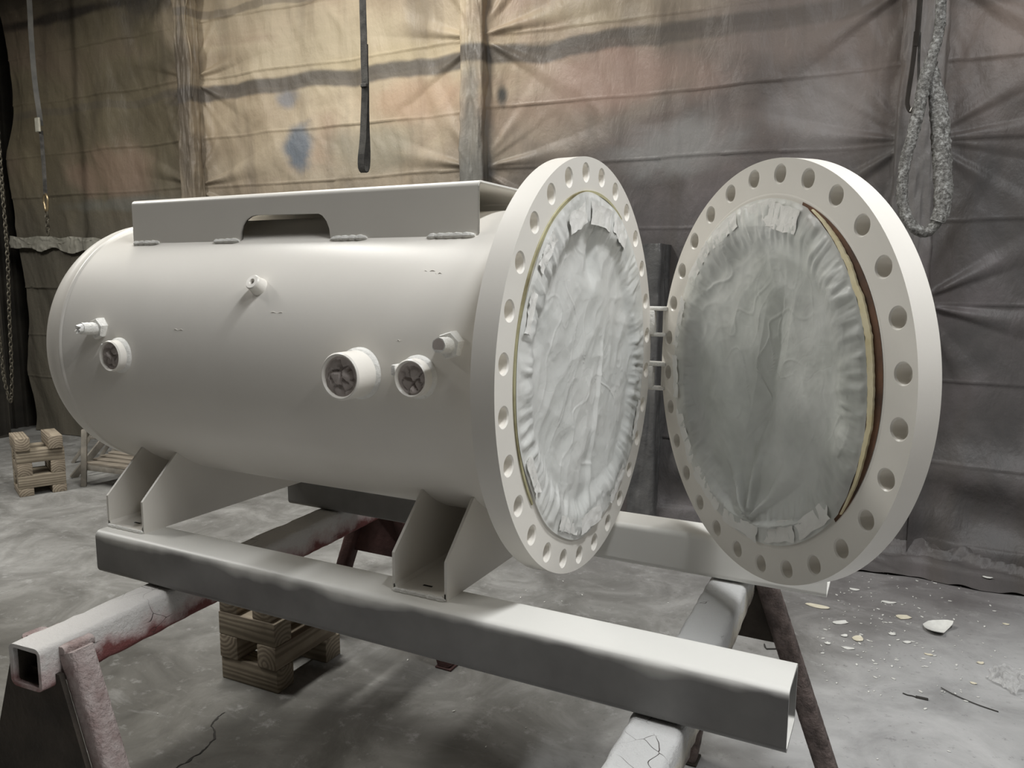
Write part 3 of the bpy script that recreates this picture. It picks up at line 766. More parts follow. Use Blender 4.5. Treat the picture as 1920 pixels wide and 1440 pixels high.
# ------------------------------------------------------------------ tarps on the back wall
def tarp_mat():
    m, nt, bs = new_mat('overspray_tarp'); g = nt.nodes.new('ShaderNodeNewGeometry'); v = g.outputs['Position']
    sx = nt.nodes.new('ShaderNodeSeparateXYZ'); nt.links.new(v, sx.inputs[0]); X, Y, Z = sx.outputs
    fl_ = nt.nodes.new('ShaderNodeMapping'); fl_.inputs['Scale'].default_value = (1, 0, 1); nt.links.new(v, fl_.inputs[0]); p = fl_.outputs[0]
    st = nt.nodes.new('ShaderNodeMapping'); st.inputs['Scale'].default_value = (.55, 0, 1.25); nt.links.new(v, st.inputs[0])
    n1 = noise(nt, st.outputs[0], .9, 5, .55, .5); n2 = noise(nt, p, 2.2, 5, .55, .7); n3 = noise(nt, st.outputs[0], 1.7, 3, .5, .3)
    warm = ramp(nt, n1, [(.30, (0.22, 0.165, 0.115)), (.42, (0.37, 0.295, 0.205)), (.55, (0.50, 0.415, 0.295)), (.68, (0.36, 0.255, 0.185))])
    mauve = ramp(nt, n1, [(.30, (0.14, 0.118, 0.105)), (.45, (0.22, 0.180, 0.158)), (.6, (0.235, 0.200, 0.178)), (.72, (0.30, 0.225, 0.182))])
    olive = ramp(nt, n1, [(.30, (0.095, 0.080, 0.054)), (.5, (0.165, 0.140, 0.092)), (.7, (0.185, 0.140, 0.104))])
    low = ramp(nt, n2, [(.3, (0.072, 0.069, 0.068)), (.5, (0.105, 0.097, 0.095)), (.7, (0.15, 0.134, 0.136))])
    def sstep(val, a, b):
        mr = nt.nodes.new('ShaderNodeMapRange'); mr.interpolation_type = 'SMOOTHSTEP'
        nt.links.new(val, mr.inputs[0]); mr.inputs[1].default_value = a; mr.inputs[2].default_value = b; return mr.outputs[0]
    xn = math_(nt, 'ADD', X, math_(nt, 'MULTIPLY', math_(nt, 'SUBTRACT', n3, .5), 1.4))
    c = mix(nt, sstep(xn, -4.9, -4.4), olive, warm)
    c = mix(nt, sstep(math_(nt, 'SUBTRACT', xn, math_(nt, 'MULTIPLY', Z, .9)), -3.4, -1.5), c, mauve)
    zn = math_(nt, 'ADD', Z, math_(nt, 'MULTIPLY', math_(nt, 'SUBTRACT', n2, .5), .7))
    c = mix(nt, math_(nt, 'SUBTRACT', 1.0, sstep(math_(nt, 'SUBTRACT', zn, math_(nt, 'MULTIPLY', X, .03)), .55, 1.65)), c, mix(nt, sstep(X, -5.4, -4.2), (0.11, 0.10, 0.078), mix(nt, sstep(xn, -2.6, -.9), ramp(nt, n2, [(.3, (0.115, 0.098, 0.078)), (.5, (0.165, 0.142, 0.113)), (.7, (0.21, 0.175, 0.145))]), low)))  # low zone: overspray grey, with the light's downward falloff painted in
    vs = nt.nodes.new('ShaderNodeMapping'); vs.inputs['Scale'].default_value = (2.4, 0, .32); vs.inputs['Rotation'].default_value = (0, -.10, 0); nt.links.new(v, vs.inputs[0])
    c = mix(nt, ramp(nt, noise(nt, vs.outputs[0], 1.6, 4, .55, .4), [(.50, 0.0), (.68, .42)]), c, (0.085, 0.07, 0.056))
    # soft patches: sprayed pinkish, grey-green and pale ones, and darker ones
    for (px, pz, rx, rz, colr, k) in [(-1.0, 1.45, .7, .22, (0.40, 0.27, 0.22), .6), (-2.5, 1.45, .5, .18, (0.42, 0.26, 0.17), .5), (-.6, 1.0, .45, .2, (0.36, 0.36, 0.35), .55),
                                       (-5.6, 1.15, .6, .3, (0.30, 0.20, 0.15), .45), (-3.2, 1.85, .7, .3, (0.50, 0.43, 0.30), .6), (-2.6, 1.75, .9, .12, (0.46, 0.38, 0.24), .5), (-3.48, 1.2, .16, .2, (0.10, 0.13, 0.17), .85),
                                       (-3.6, 1.56, .12, .10, (0.16, 0.18, 0.22), .7), (-1.777, 1.415, .055, .11, (0.055, 0.055, 0.05), .95), (-1.94, .90, .15, .14, (0.05, 0.045, 0.042), .95), (-2.9, 1.15, .5, .2, (0.24, 0.235, 0.185), .5), (.2, 1.15, .3, .3, (0.40, 0.38, 0.37), .4),
                                       (-6.2, 2.5, 1.4, .06, (0.03, 0.025, 0.022), .9), (-5.5, .85, .9, .07, (0.16, 0.165, 0.15), .5), (1.1, 1.5, .3, .3, (0.34, 0.27, 0.23), .5), (-1.95, 1.1, .13, .75, (0.20, 0.195, 0.175), .8), (.67, .9, .16, 1.1, (0.19, 0.18, 0.172), .75), (-4.55, 1.7, .14, 1.3, (0.10, 0.084, 0.066), .85), (-6.2, 2.85, 1.7, .5, (0.055, 0.048, 0.040), .7), (-5.0, 2.5, .5, .25, (0.075, 0.068, 0.06), .65)]:
        dx = math_(nt, 'DIVIDE', math_(nt, 'SUBTRACT', X, px), rx); dz = math_(nt, 'DIVIDE', math_(nt, 'SUBTRACT', Z, pz), rz)
        d = math_(nt, 'SQRT', math_(nt, 'ADD', math_(nt, 'MULTIPLY', dx, dx), math_(nt, 'MULTIPLY', dz, dz)))
        d = math_(nt, 'ADD', d, math_(nt, 'MULTIPLY', math_(nt, 'SUBTRACT', n2, .5), 1.5))
        c = mix(nt, math_(nt, 'MULTIPLY', math_(nt, 'SUBTRACT', 1.0, sstep(d, .35, 1.15)), k), c, colr)
    # long dark grey bands running along the wall
    for (z0, hw, k, sd, xa) in [(1.665, .055, .85, 0.0, -4.7), (1.69, .03, .35, 3.0, -7.5), (2.27, .03, .45, 7.0, -4.6)]:
        wob = math_(nt, 'MULTIPLY', math_(nt, 'SUBTRACT', noise(nt, math_vec(nt, X, sd), 1.6, 3, .5), .5), .16)
        d = math_(nt, 'ABSOLUTE', math_(nt, 'SUBTRACT', math_(nt, 'ADD', Z, wob), z0))
        f_ = math_(nt, 'MULTIPLY', math_(nt, 'SUBTRACT', 1.0, sstep(d, hw*.7, hw*1.35)), math_(nt, 'MULTIPLY', sstep(X, xa-.3, xa+.1), math_(nt, 'SUBTRACT', 1.0, math_(nt, 'MULTIPLY', sstep(X, -1.5, .6), .6))))
        c = mix(nt, math_(nt, 'MULTIPLY', f_, k), c, (0.095, 0.085, 0.075))
    nt.links.new(c, bs.inputs['Base Color']); bs.inputs['Roughness'].default_value = .48; bs.inputs['Specular IOR Level'].default_value = .35
    mpd = nt.nodes.new('ShaderNodeMapping'); mpd.inputs['Scale'].default_value = (1, .3, .45); mpd.inputs['Rotation'].default_value = (0, .5, 0); nt.links.new(v, mpd.inputs[0])
    bump(nt, bs, math_(nt, 'ADD', noise(nt, mpd.outputs[0], 7, 6, .6, .35), math_(nt, 'MULTIPLY', noise(nt, v, 40, 4), .12)), .45, .03)
    return m
def math_vec(nt, X, sd):
    cb = nt.nodes.new('ShaderNodeCombineXYZ'); nt.links.new(X, cb.inputs[0]); cb.inputs[1].default_value = sd; return cb.outputs[0]
M_tarp = tarp_mat()
CREASES = [2.62, 2.22, 1.785, 1.331, .945, .53, .10, -.33, -.75]

def tarp(name, label, xa, xb, za, zb, seed, left_pin, right_pin, flare=0.0, edgewave=0.0):
    nx, nz = int((xb-xa)/.016), int((zb-za)/.0085)
    X, Zg = np.meshgrid(np.linspace(xa, xb, nx), np.linspace(za, zb, nz))
    d = np.zeros_like(X)
    # horizontal fold creases, each a small proud ridge with a tilt above it
    for k, zc in enumerate(CREASES):
        zz = zc+.012*(X+2)*(.5 if k % 2 else -.3)*.4+.012*perlin(X*1.3, np.full_like(X, k*3.7), seed+k)
        t = Zg-zz
        d += .0075*np.exp(-(t/.0055)**2)*(.6+.6*np.abs(perlin(X*2, np.full_like(X, k*1.3), seed+9)))
        d += .010*np.exp(-np.maximum(t, 0)/.10)*(t > 0)*(.5+perlin(X*1.1, np.full_like(X, 5.1*k), seed+4))
    # vertical fold lines from packing
    for xc in np.arange(math.ceil(xa/.62)*.62, xb, .62):
        xx = xc+.01*perlin(Zg*2, np.full_like(X, xc), seed)
        d += .0025*np.exp(-((X-xx)/.008)**2)
    # drape: long folds leaning out of the columns
    for px, sgn in ((left_pin, 1), (right_pin, -1)):
        if px is None: continue
        u = np.maximum((X-px)*sgn, 0.0)
        for j, zc in enumerate((2.75, 1.78, .95, .1)):
            an = np.arctan2(Zg-zc, u+.05)
            amp = np.exp(-u/.55)*np.exp(-np.abs(Zg-zc)/.55)*smooth(0, .12, u)
            d += .060*amp*np.maximum(0, np.cos(an*9+1.3*j+seed)+.5*np.cos(an*17+seed))*.5
    d += .045*fbm(X*.9, Zg*.35, seed+2, 3)+.012*fbm(X*3.2+Zg*1.2, Zg*.6, seed+5, 3)
    d += .008*np.maximum(0, ridge(X*2.2+Zg*1.6, Zg*.9-X*.5, seed+8, 2)-1.0)
    c1, _ = crumple(X*2.2+.5*Zg+perlin(X*2, Zg*2, seed), Zg*1.1, seed)
    d += .010*(np.minimum(c1, .3)-.15)
    for px in (left_pin, right_pin):
        if px is not None: d *= 1; d += .06*np.exp(-np.abs(X-px)/.05)
    out = .03+d
    Zo = Zg.copy(); Xo = X.copy()
    if flare:
        f_ = smooth(-.70, -1.30, Zg)
        run = flare*(.7+.5*perlin(X*1.1, 0*X, seed+30))
        out = out+f_**1.3*run*smooth(-.9, -1.28, Zg)+.10*smooth(-.5, -.95, Zg)*(1+perlin(X*1.6+Zg, Zg*3, seed+31))
        ov = np.clip((-1.17-Zg)/.13, 0, 1)
        Zo = np.where(ov > 0, -1.17-(.115)*smooth(0, .8, ov), Zo)
        Zo += .030*np.maximum(0, ridge(X*1.3+out*2.5, out*4.0, seed+33, 2)-.75)*smooth(-.95, -1.2, Zg)
    Zo = np.maximum(Zo, ZF+.006)
    if edgewave:
        e = smooth(xa+.35, xa, X); Xo = Xo+e*(edgewave*perlin(Zg*1.3, 0*X, seed+40)+.03*np.abs(np.sin(Zg*4.5)))
    Y = WALLY(Xo)-out
    V = np.stack([Xo, Y, Zo], -1).reshape(-1, 3)
    F = [(i*nx+k, i*nx+k+1, (i+1)*nx+k+1, (i+1)*nx+k) for i in range(nz-1) for k in range(nx-1)]
    o = obj(name, (V, F), M_tarp, None, origin=((xa+xb)/2, 3.0, ZF), ang=180)
    return tag(o, label, 'tarp', 'overspray-stained tarps hung along the back wall')
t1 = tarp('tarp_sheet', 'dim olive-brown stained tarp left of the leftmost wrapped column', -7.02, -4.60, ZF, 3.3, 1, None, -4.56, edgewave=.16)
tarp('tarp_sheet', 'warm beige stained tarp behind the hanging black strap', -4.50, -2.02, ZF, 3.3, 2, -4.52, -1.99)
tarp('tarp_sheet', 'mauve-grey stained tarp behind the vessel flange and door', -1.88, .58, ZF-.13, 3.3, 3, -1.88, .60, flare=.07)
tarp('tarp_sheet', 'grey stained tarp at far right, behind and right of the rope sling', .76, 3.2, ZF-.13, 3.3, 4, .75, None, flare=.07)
# loose tarp apron folded on the floor at the foot of the wall
def apron(xa, xb, ya, yb, seed, label, h):
    nx, ny = int((xb-xa)/.012), int((yb-ya)/.012)
    X, Yy = np.meshgrid(np.linspace(xa, xb, nx), np.linspace(ya, yb, ny)); t = (Yy-ya)/(yb-ya)
    Yo = Yy+.09*(1-t)*perlin(X*1.7, 0*X, seed)+.02*(1-t)*perlin(X*7, 0*X, seed+2)
    z = h*.35*t+.030*np.maximum(0, ridge(X*1.4+Yy*2.6, Yy*3.4-X*.9, seed+3, 3)-.9)*smooth(0, .22, t)
    for k, (tc, hs) in enumerate(((.10, .012), (.26, .030), (.44, .045), (.62, .050), (.80, .060))):
        ts = t-tc+.42*perlin(X*1.5+k*2.7, 0*X+k*.7, seed+11+k)+.035*perlin(X*6, 0*X+k, seed+21+k)
        amp_ = .6+.7*perlin(X*1.1+k, 0*X+4.4*k, seed+31+k)
        z = z+hs*amp_*smooth(0, .075, ts)*np.exp(-np.maximum(ts-.075, 0)/.10)
    c1, hh = crumple(X*3.3+Yy, Yy*4.4, seed); z += .006*np.minimum(c1, .35)*smooth(0, .15, t)
    z += .010*smooth(.05, 0, t)*np.maximum(0, perlin(X*9, 0*X, seed+8))*2
    V = np.stack([X, Yo, np.maximum(z, 0)+ZF+.004], -1).reshape(-1, 3)
    F = [(i*nx+k, i*nx+k+1, (i+1)*nx+k+1, (i+1)*nx+k) for i in range(ny-1) for k in range(nx-1)]
    tag(obj('loose_tarp', (V, F), M_tarp, None, origin=((xa+xb)/2, ya, ZF), ang=50), label, 'tarp')
apron(-.35, 2.4, 2.57, 2.99, 61, 'loose grey tarp folds lying on the floor right of the door', .18)

# wrapped columns
M_wrap = M_tarp
def wrapped(xc, w, dp, za, zb, seed, name, label, mt):
    prof = rrect(w, dp, .02, 3); prof = np.array(prof); n = 44
    ts = np.linspace(0, 1, n*3, endpoint=False)
    seg = np.vstack([prof, prof[:1]]); L = np.concatenate([[0], np.cumsum(np.linalg.norm(np.diff(seg, axis=0), axis=1))]); 
    px = np.interp(ts*L[-1], L, seg[:, 0]); py = np.interp(ts*L[-1], L, seg[:, 1]); m = len(ts)
    zs = np.arange(za, zb, .018); T_, Zs = np.meshgrid(ts, zs)
    PX, PY = np.tile(px, (len(zs), 1)), np.tile(py, (len(zs), 1)); r = np.hypot(PX, PY)
    k = .006*np.maximum(0, ridge(T_*14+.8*perlin(T_*6, Zs*1.3, seed+9), Zs*.5, seed, 2)-.7)+.014*np.maximum(0, ridge(T_*5+Zs*1.5, Zs*3, seed+2, 2)-.9)+.012*fbm(T_*9, Zs*3, seed+3, 3)
    PX, PY = PX*(1+k/r), PY*(1+k/r)
    V = np.stack([xc+PX, WALLY(xc)-.04-dp/2+.06+PY, Zs], -1).reshape(-1, 3)
    F = [(i*m+j, i*m+(j+1) % m, (i+1)*m+(j+1) % m, (i+1)*m+j) for i in range(len(zs)-1) for j in range(m)]
    F += [tuple((len(zs)-1)*m+j for j in range(m))]
    return tag(obj(name, (V, F), mt, None, origin=(xc, WALLY(xc), ZF), ang=60), label, 'column', 'plastic-wrapped columns along the back wall')
M_brownwrap = pm('brown_webbing', (0.06, 0.052, 0.045), (0.11, 0.097, 0.085), 3, .45, .2, 12, .02)
M_greywrap = pm('grey_film_wrap', (0.165, 0.155, 0.14), (0.27, 0.255, 0.23), 3, .4, .2, 12, .02, kind='Object')
wrapped(-4.55, .16, .18, ZF, 3.3, 5, 'wrapped_column', 'tarp-wrapped column at the left, torn open near its top', M_tarp)
wrapped(-1.95, .17, .18, ZF, 3.3, 6, 'wrapped_column', 'tarp-wrapped column rising behind the vessel flange', M_tarp)
wrapped(.67, .20, .18, ZF, 3.3, 7, 'wrapped_column', 'tarp-wrapped column behind the rope sling', M_tarp)
wrapped(-.72, .17, .26, ZF, .44, 8, 'wrapped_post', 'short film-wrapped post seen between flange and door', pm('dark_film_wrap', (0.075, 0.075, 0.075), (0.13, 0.128, 0.125), 4, .32, .5, 14, .02))
# bare timber showing through the tear of the left column
post = obj('torn_flap', (lambda Z_: (np.concatenate([np.stack([0*Z_-4.50+.02*np.sin(Z_*9), 0*Z_+2.77-.02*np.sin(Z_*6), Z_], 1), np.stack([0*Z_-4.445+.015*np.sin(Z_*13+1), 0*Z_+2.74+.02*np.sin(Z_*8), Z_], 1)]), [(k, k+1, len(Z_)+k+1, len(Z_)+k) for k in range(len(Z_)-1)]))(np.linspace(1.62, 2.45, 40)), M_tarp, t1)
sd = post.modifiers.new('thickness', 'SOLIDIFY'); sd.thickness = .003
# pale film band at the foot of the left tarp
nx, nz = 150, 16
X, Zg = np.meshgrid(np.linspace(-7.02, -5.6, nx), np.linspace(0, 1, nz))
zz = .60-.045*(X+7.0)/1.4-.11*Zg*(1+.5*perlin(X*4, Zg, 3))+.02*perlin(X*6, Zg*2, 7); yy = WALLY(X)-.090-.004*np.sin(Zg*PI)-.014*np.maximum(0, ridge(X*9, Zg*1.2, 5, 2)-.7)
V = np.stack([X, yy, zz], -1).reshape(-1, 3)
fb = obj('film_band', (V, [(i*nx+k, i*nx+k+1, (i+1)*nx+k+1, (i+1)*nx+k) for i in range(nz-1) for k in range(nx-1)]), pm('pale_film', (0.25, 0.24, 0.20), (0.36, 0.345, 0.295), 6, .4, .12, 20, .02), t1, ang=180, label='pale rolled film band taped across the tarp')

# ------------------------------------------------------------------ left wall ironwork
def steelpost(x, y, w, lab):
    t = thing('steel_post', lab, 'post', (x, y, ZF))
    obj('web', box(x-.005, x+.005, y-w/2, y+w/2, ZF+.012, 3.3), M_steelwall, t)
    obj('flange', box(x-w/2, x+w/2, y-w/2-.006, y-w/2+.004, ZF+.012, 3.3), M_steelwall, t); obj('flange', box(x-w/2, x+w/2, y+w/2-.004, y+w/2+.006, ZF+.012, 3.3), M_steelwall, t)
    obj('base_plate', box(x-w*.7, x+w*.7, y-w*.8, y+w*.8, ZF, ZF+.012), M_steelwall, t)
steelpost(-6.96, 2.50, .12, 'dark steel post beside the tarp edge at far left')
steelpost(-6.98, 2.18, .14, 'dark steel post at the left border, behind the chain')
tag(obj('rail', box(-7.0, -6.93, 2.262, 2.43, -.27, -.20, .003), M_steelwall, None, origin=(-6.96, 2.3, -.24)), 'short dark steel rail between the two left posts', 'rail')
M_chain = pm('dull_chain', (0.10, 0.09, 0.07), (0.17, 0.155, 0.12), 20, .5, metal=.6)
def link(c, t, flip, L=.042, w=.024, r=.005, n=14):
    t = Vector(t).normalized(); s = Vector((0, 1, 0)).cross(t); s = s.normalized() if s.length > 1e-3 else Vector((1, 0, 0))
    if flip: s = t.cross(s)
    P = []
    for k in range(n):
        a = 2*PI*k/n; P.append(Vector(c)+t*(math.sin(a)*L/2)+s*(math.cos(a)*w/2))
    return tube(P, r, 6, closed=True)
ch = thing('hanging_chain', 'slack dull chain loop hanging at the left border', 'chain', (-5.85, 2.0, -.8))
P = resample([(-5.75, 2.0, 1.8), (-5.755, 2.0, .8), (-5.759, 2.0, .378), (-5.80, 2.0, -.134), (-5.83, 2.0, -.572), (-5.876, 2.0, -.806), (-5.931, 2.0, -.667), (-5.954, 2.0, -.402), (-5.98, 2.0, .3), (-6.0, 2.0, 1.8)], .032)
for i in range(len(P)-1):
    obj('link', link((P[i]+P[i+1])/2, P[i+1]-P[i], i % 2), M_chain, ch)

# ------------------------------------------------------------------ hanging straps and ropes
M_web = pm('grey_black_webbing', (0.035, 0.033, 0.030), (0.10, 0.095, 0.085), 18, .8, .6, 160, .003)
def ribbon(path, w, wd, th):
    """flat strap along path; wd = width direction"""
    P = np.asarray(path, float); wd = np.array(wd, float); wd /= np.linalg.norm(wd); V, F = [], []
    for i, p in enumerate(P):
        t = P[min(i+1, len(P)-1)]-P[max(i-1, 0)]; t /= np.linalg.norm(t); nn = np.cross(t, wd); nn /= max(np.linalg.norm(nn), 1e-6)
        for a, b in ((-1, -1), (1, -1), (1, 1), (-1, 1)): V.append(p+wd*a*w/2+nn*b*th/2)
    for i in range(len(P)-1):
        for k in range(4): F.append((4*i+k, 4*i+(k+1) % 4, 4*i+4+(k+1) % 4, 4*i+4+k))
    F += [(0, 1, 2, 3), tuple(4*(len(P)-1)+k for k in (3, 2, 1, 0))]
    return V, F
wdir = (math.cos(.35), math.sin(.35), 0)
st_ = thing('lifting_strap', 'dark flat webbing lifting strap ending in a loop, hanging over the lifting channel', 'strap', (-1.9, 1.6, .764))
front = resample([(-1.887, 1.6, 3.8), (-1.887, 1.6, 1.613), (-1.884, 1.6, 1.20), (-1.895, 1.594, .96), (-1.906, 1.585, .84), (-1.906, 1.586, .785), (-1.900, 1.600, .764), (-1.896, 1.616, .785), (-1.892, 1.618, .85), (-1.888, 1.612, 1.0), (-1.884, 1.608, 1.18), (-1.885, 1.606, 1.40)], .02)
front[:, 0] += .002*perlin(front[:, 2]*6, 0*front[:, 2], 2)
obj('webbing', ribbon(front, .034, wdir, .006), M_web, st_, ang=40)
obj('stitched_joint', box(-1.9035, -1.8665, 1.588, 1.612, 1.188, 1.205, .002, 1), M_web, st_)

def granular():
    m, nt, bs = new_mat('crusted_grey_rope'); v = vec(nt)
    n1 = noise(nt, v, 65, 5, .7); n2 = noise(nt, v, 9, 3)
    c = ramp(nt, n1, [(.36, (0.08, 0.075, 0.068)), (.52, (0.28, 0.275, 0.255)), (.66, (0.62, 0.62, 0.60))])
    c = mix(nt, ramp(nt, n2, [(.4, 0.0), (.7, .5)]), c, (0.13, 0.125, 0.115))
    nt.links.new(c, bs.inputs['Base Color']); bs.inputs['Roughness'].default_value = .75; bump(nt, bs, n1, 1.0, .012); return m
M_rope = granular()
rp = thing('rope_sling', 'thick paint-crusted grey rope sling hanging in a long loop above the door', 'rope', (.727, 2.2, .429))
def crust(seed, amp): return lambda i, k: amp*float(perlin(i*.9, k*1.1, seed))+amp*.8*(random.random()-.5)
top_ = resample([(.70, 2.2, 3.8), (.715, 2.2, 2.4), (.721, 2.2, 1.408), (.723, 2.2, 1.321), (.716, 2.2, 1.246), (.702, 2.2, 1.181), (.690, 2.2, 1.10)], .012)
obj('upper_rope', tube(top_, .0215, 14, noise=crust(3, .16)), M_rope, rp, ang=60)
left_ = resample([(.700, 2.19, 1.16), (.682, 2.185, 1.084), (.668, 2.18, .973), (.654, 2.18, .884), (.637, 2.18, .794), (.626, 2.18, .726), (.622, 2.18, .633), (.627, 2.18, .563), (.653, 2.18, .487), (.69, 2.19, .444), (.727, 2.2, .429), (.76, 2.2, .459), (.785, 2.2, .522)], .012)
nl = len(left_); rl = [.026 if i < nl*.35 else .0235 for i in range(nl)]
obj('loop_strand', tube(left_, rl, 14, noise=crust(5, .17)), M_rope, rp, ang=60)
right_ = resample([(.702, 2.215, 1.15), (.722, 2.215, 1.057), (.742, 2.21, .966), (.760, 2.21, .83), (.776, 2.205, .694), (.786, 2.2, .602), (.784, 2.2, .522), (.770, 2.2, .475)], .012)
nr_ = len(right_); rr2 = [.022+.016*math.sin(min(1, i/(nr_*.35))*PI/2)*(1-.35*max(0, (i-nr_*.7)/(nr_*.3))) for i in range(nr_)]
obj('whipped_strand', tube(right_, rr2, 16, noise=crust(8, .15)), M_rope, rp, ang=60)

hk = thing('thin_sling', 'thin dark sling with a small wire hook beside the rope sling', 'strap', (.64, 2.6, .93))
obj('strap', ribbon(resample([(.64, 2.6, 3.8), (.634, 2.6, 1.543), (.63, 2.6, 1.399), (.624, 2.6, 1.253), (.614, 2.6, 1.118), (.613, 2.6, 1.068), (.629, 2.6, 1.029), (.642, 2.605, 1.025)], .02), .024, (.8, .6, 0), .004), M_brownwrap, hk, ang=40)
obj('return_strand', tube(resample([(.655, 2.61, 3.8), (.642, 2.61, 1.542), (.645, 2.61, 1.397), (.650, 2.61, 1.25), (.661, 2.61, 1.076)], .03), .006, 8), M_web, hk)
obj('hook', tube(resample([(.628, 2.595, 1.030), (.636, 2.595, 1.050), (.646, 2.595, 1.048), (.650, 2.595, 1.015), (.653, 2.595, .928)], .006), .0045, 8), pm('bright_wire', (0.45, 0.43, 0.40), None, rough=.35, metal=.7), hk)

ly = thing('safety_lanyard', 'hanging strap with pale tag, carabiner and short chain at the left', 'lanyard', (-5.85, 2.4, .57))
obj('webbing', ribbon(resample([(-5.85, 2.4, 3.8), (-5.868, 2.4, 2.452), (-5.878, 2.4, 2.205), (-5.875, 2.4, 1.827), (-5.845, 2.4, 1.548), (-5.838, 2.4, 1.46)], .05), .038, (.55, .83, 0), .006), pm('dusty_webbing', (0.085, 0.085, 0.08), (0.15, 0.145, 0.13), 8, .8), ly, ang=40)
obj('tag', box(-5.872, -5.812, 2.37, 2.385, 1.405, 1.52, .004, 1), pm('pale_tag', (0.38, 0.37, 0.30), (0.5, 0.48, 0.40), 20, .6), ly)
obj('lower_strap', ribbon(resample([(-5.84, 2.4, 1.42), (-5.838, 2.4, 1.2), (-5.842, 2.4, .90)], .05), .030, (.55, .83, 0), .008), M_web, ly, ang=40)
cb = [(-5.846+.028*math.cos(a)*(1.0 if math.sin(a) > 0 else .8), 2.4, .835+.072*math.sin(a)) for a in np.linspace(0, 2*PI, 24, endpoint=False)]
obj('carabiner', tube(cb, .009, 8, closed=True), pm('brass_carabiner', (0.42, 0.33, 0.20), None, rough=.35, metal=.8), ly)
for i in range(5):
    obj('link', link((-5.848+.004*(i % 2), 2.4, .745-.040*i), (0, 0, 1), i % 2, .056, .032, .006), M_chain, ly)

# ------------------------------------------------------------------ clutter by the left crib
M_stool = wood('pale_planed_wood', 'X', (0.20, 0.172, 0.135), (0.27, 0.235, 0.19))
sp = thing('slatted_step', 'low slatted wooden step with tall posts beside the far left crib', 'step', (-4.45, 2.0, ZF))
M_gw = pm('dusty_grey_wood', (0.17, 0.155, 0.13), (0.28, 0.255, 0.215), 12, .8, .3, 40)
for k in range(6):
    obj('slat', xf(box(-.26, .26, -.028, .028, -.010, .010, .003, 1), Matrix.Translation((-4.33, 1.80+.062*k, -1.13+.012*k)) @ Matrix.Rotation(.10, 4, 'Z')), M_stool, sp)
for (x, y, h) in ((-4.59, 1.73, .42), (-4.55, 2.09, .42), (-4.07, 1.80, .17), (-4.03, 2.12, .19)):
    obj('leg', bar((x, y, ZF), (x+.02*(h > .3), y+.02*(h > .3), ZF+h), .036, .036, .003), M_gw, sp)
for (p, q) in (((-4.60, 1.755, -1.16), (-4.06, 1.815, -1.16)), ((-4.57, 2.12, -1.12), (-4.03, 2.17, -1.12))):
    obj('apron_rail', bar(p, q, .022, .045, .002), M_gw, sp)
tag(obj('leaning_board', bar((-4.885, 1.84, ZF), (-4.70, 2.18, -.84), .055, .018, .003, (1, 0, 0)), M_gw, None, origin=(-4.88, 1.84, ZF)), 'narrow grey board leaning between crib and step', 'board')
for i, (dx, dy) in enumerate(((0, 0), (.16, .10))):
    fr = thing('stepladder', ['grey wooden ladder frame leaning behind the crib, nearest the tarp', 'grey wooden ladder frame leaning behind the slatted step'][i], 'ladder', (-5.3+dx, 2.15+dy, ZF), 'frames stacked by the left wall')
    for s in (0, .30):
        obj('rail', bar((-5.35+dx+s, 2.15+dy+s*.2, ZF), (-5.05+dx+s, 2.50+dy+s*.2, -.62), .04, .028, .003), M_gw, fr)
    for k in (.3, .6, .85):
        p0 = Vector((-5.35+dx+.30*k, 2.15+dy+.35*k, ZF+.68*k)); obj('rung', bar(p0, p0+Vector((.30, .06, 0)), .03, .022, .002), M_gw, fr)

# ------------------------------------------------------------------ floor debris
M_flw = pm('white_paint_flake', (0.70, 0.70, 0.66), (0.80, 0.80, 0.76), 40, .6)
M_fly = pm('cream_paint_flake', (0.68, 0.63, 0.48), (0.78, 0.73, 0.59), 40, .6)
def flake(outline, curl, th, seed, z=ZF):
    O = np.array(outline, float); c = O.mean(0); n = len(O); rings = (1.0, .66, .33); V = []
    d = O-c; L = np.abs(d).max()
    for s, zz in ((1, th), (0, 0)):
        for k in rings:
            for q in d*k: V.append((c[0]+q[0], c[1]+q[1], z+.0008+zz+curl*(q[0]**2+q[1]**2)/L**2+.0012*float(perlin(q[0]*60, q[1]*60, seed))*k))
        V.append((c[0], c[1], z+.0008+zz))
    m = 3*n+1; F = []
    for b, fl_ in ((0, False), (m, True)):
        for r_ in range(2):
            for k in range(n):
                q = (b+r_*n+k, b+r_*n+(k+1) % n, b+(r_+1)*n+(k+1) % n, b+(r_+1)*n+k); F.append(q[::-1] if fl_ else q)
        for k in range(n): F.append((b+2*n+k, b+2*n+(k+1) % n, b+3*n))
    for k in range(n): F.append((k, (k+1) % n, m+(k+1) % n, m+k))
    V = np.array(V); V[:, 2] = np.maximum(V[:, 2], z+.0005); return V, F
def blob(cx, cy, rx, ry, rot, n, seed):
    r_ = random.Random(seed); out = []
    for k in range(n):
        a = 2*PI*k/n; q = 1+.35*(r_.random()-.5); x, y = rx*q*math.cos(a), ry*q*math.sin(a); out.append((cx+x*math.cos(rot)-y*math.sin(rot), cy+x*math.sin(rot)+y*math.cos(rot)))
    return out
big = resample([(.83, 1.966, 0), (.852, 2.014, 0), (.895, 2.036, 0), (.950, 2.030, 0), (.922, 1.965, 0), (.900, 1.895, 0), (.862, 1.893, 0), (.835, 1.93, 0)], .02)[:, :2]
bf = tag(obj('paint_flake', flake(big, .022, .0025, 3), M_flw, None, origin=(.89, 1.96, ZF), ang=50), 'large pale curled paint flake on the right floor', 'paint flake', 'paint flakes on the right floor')
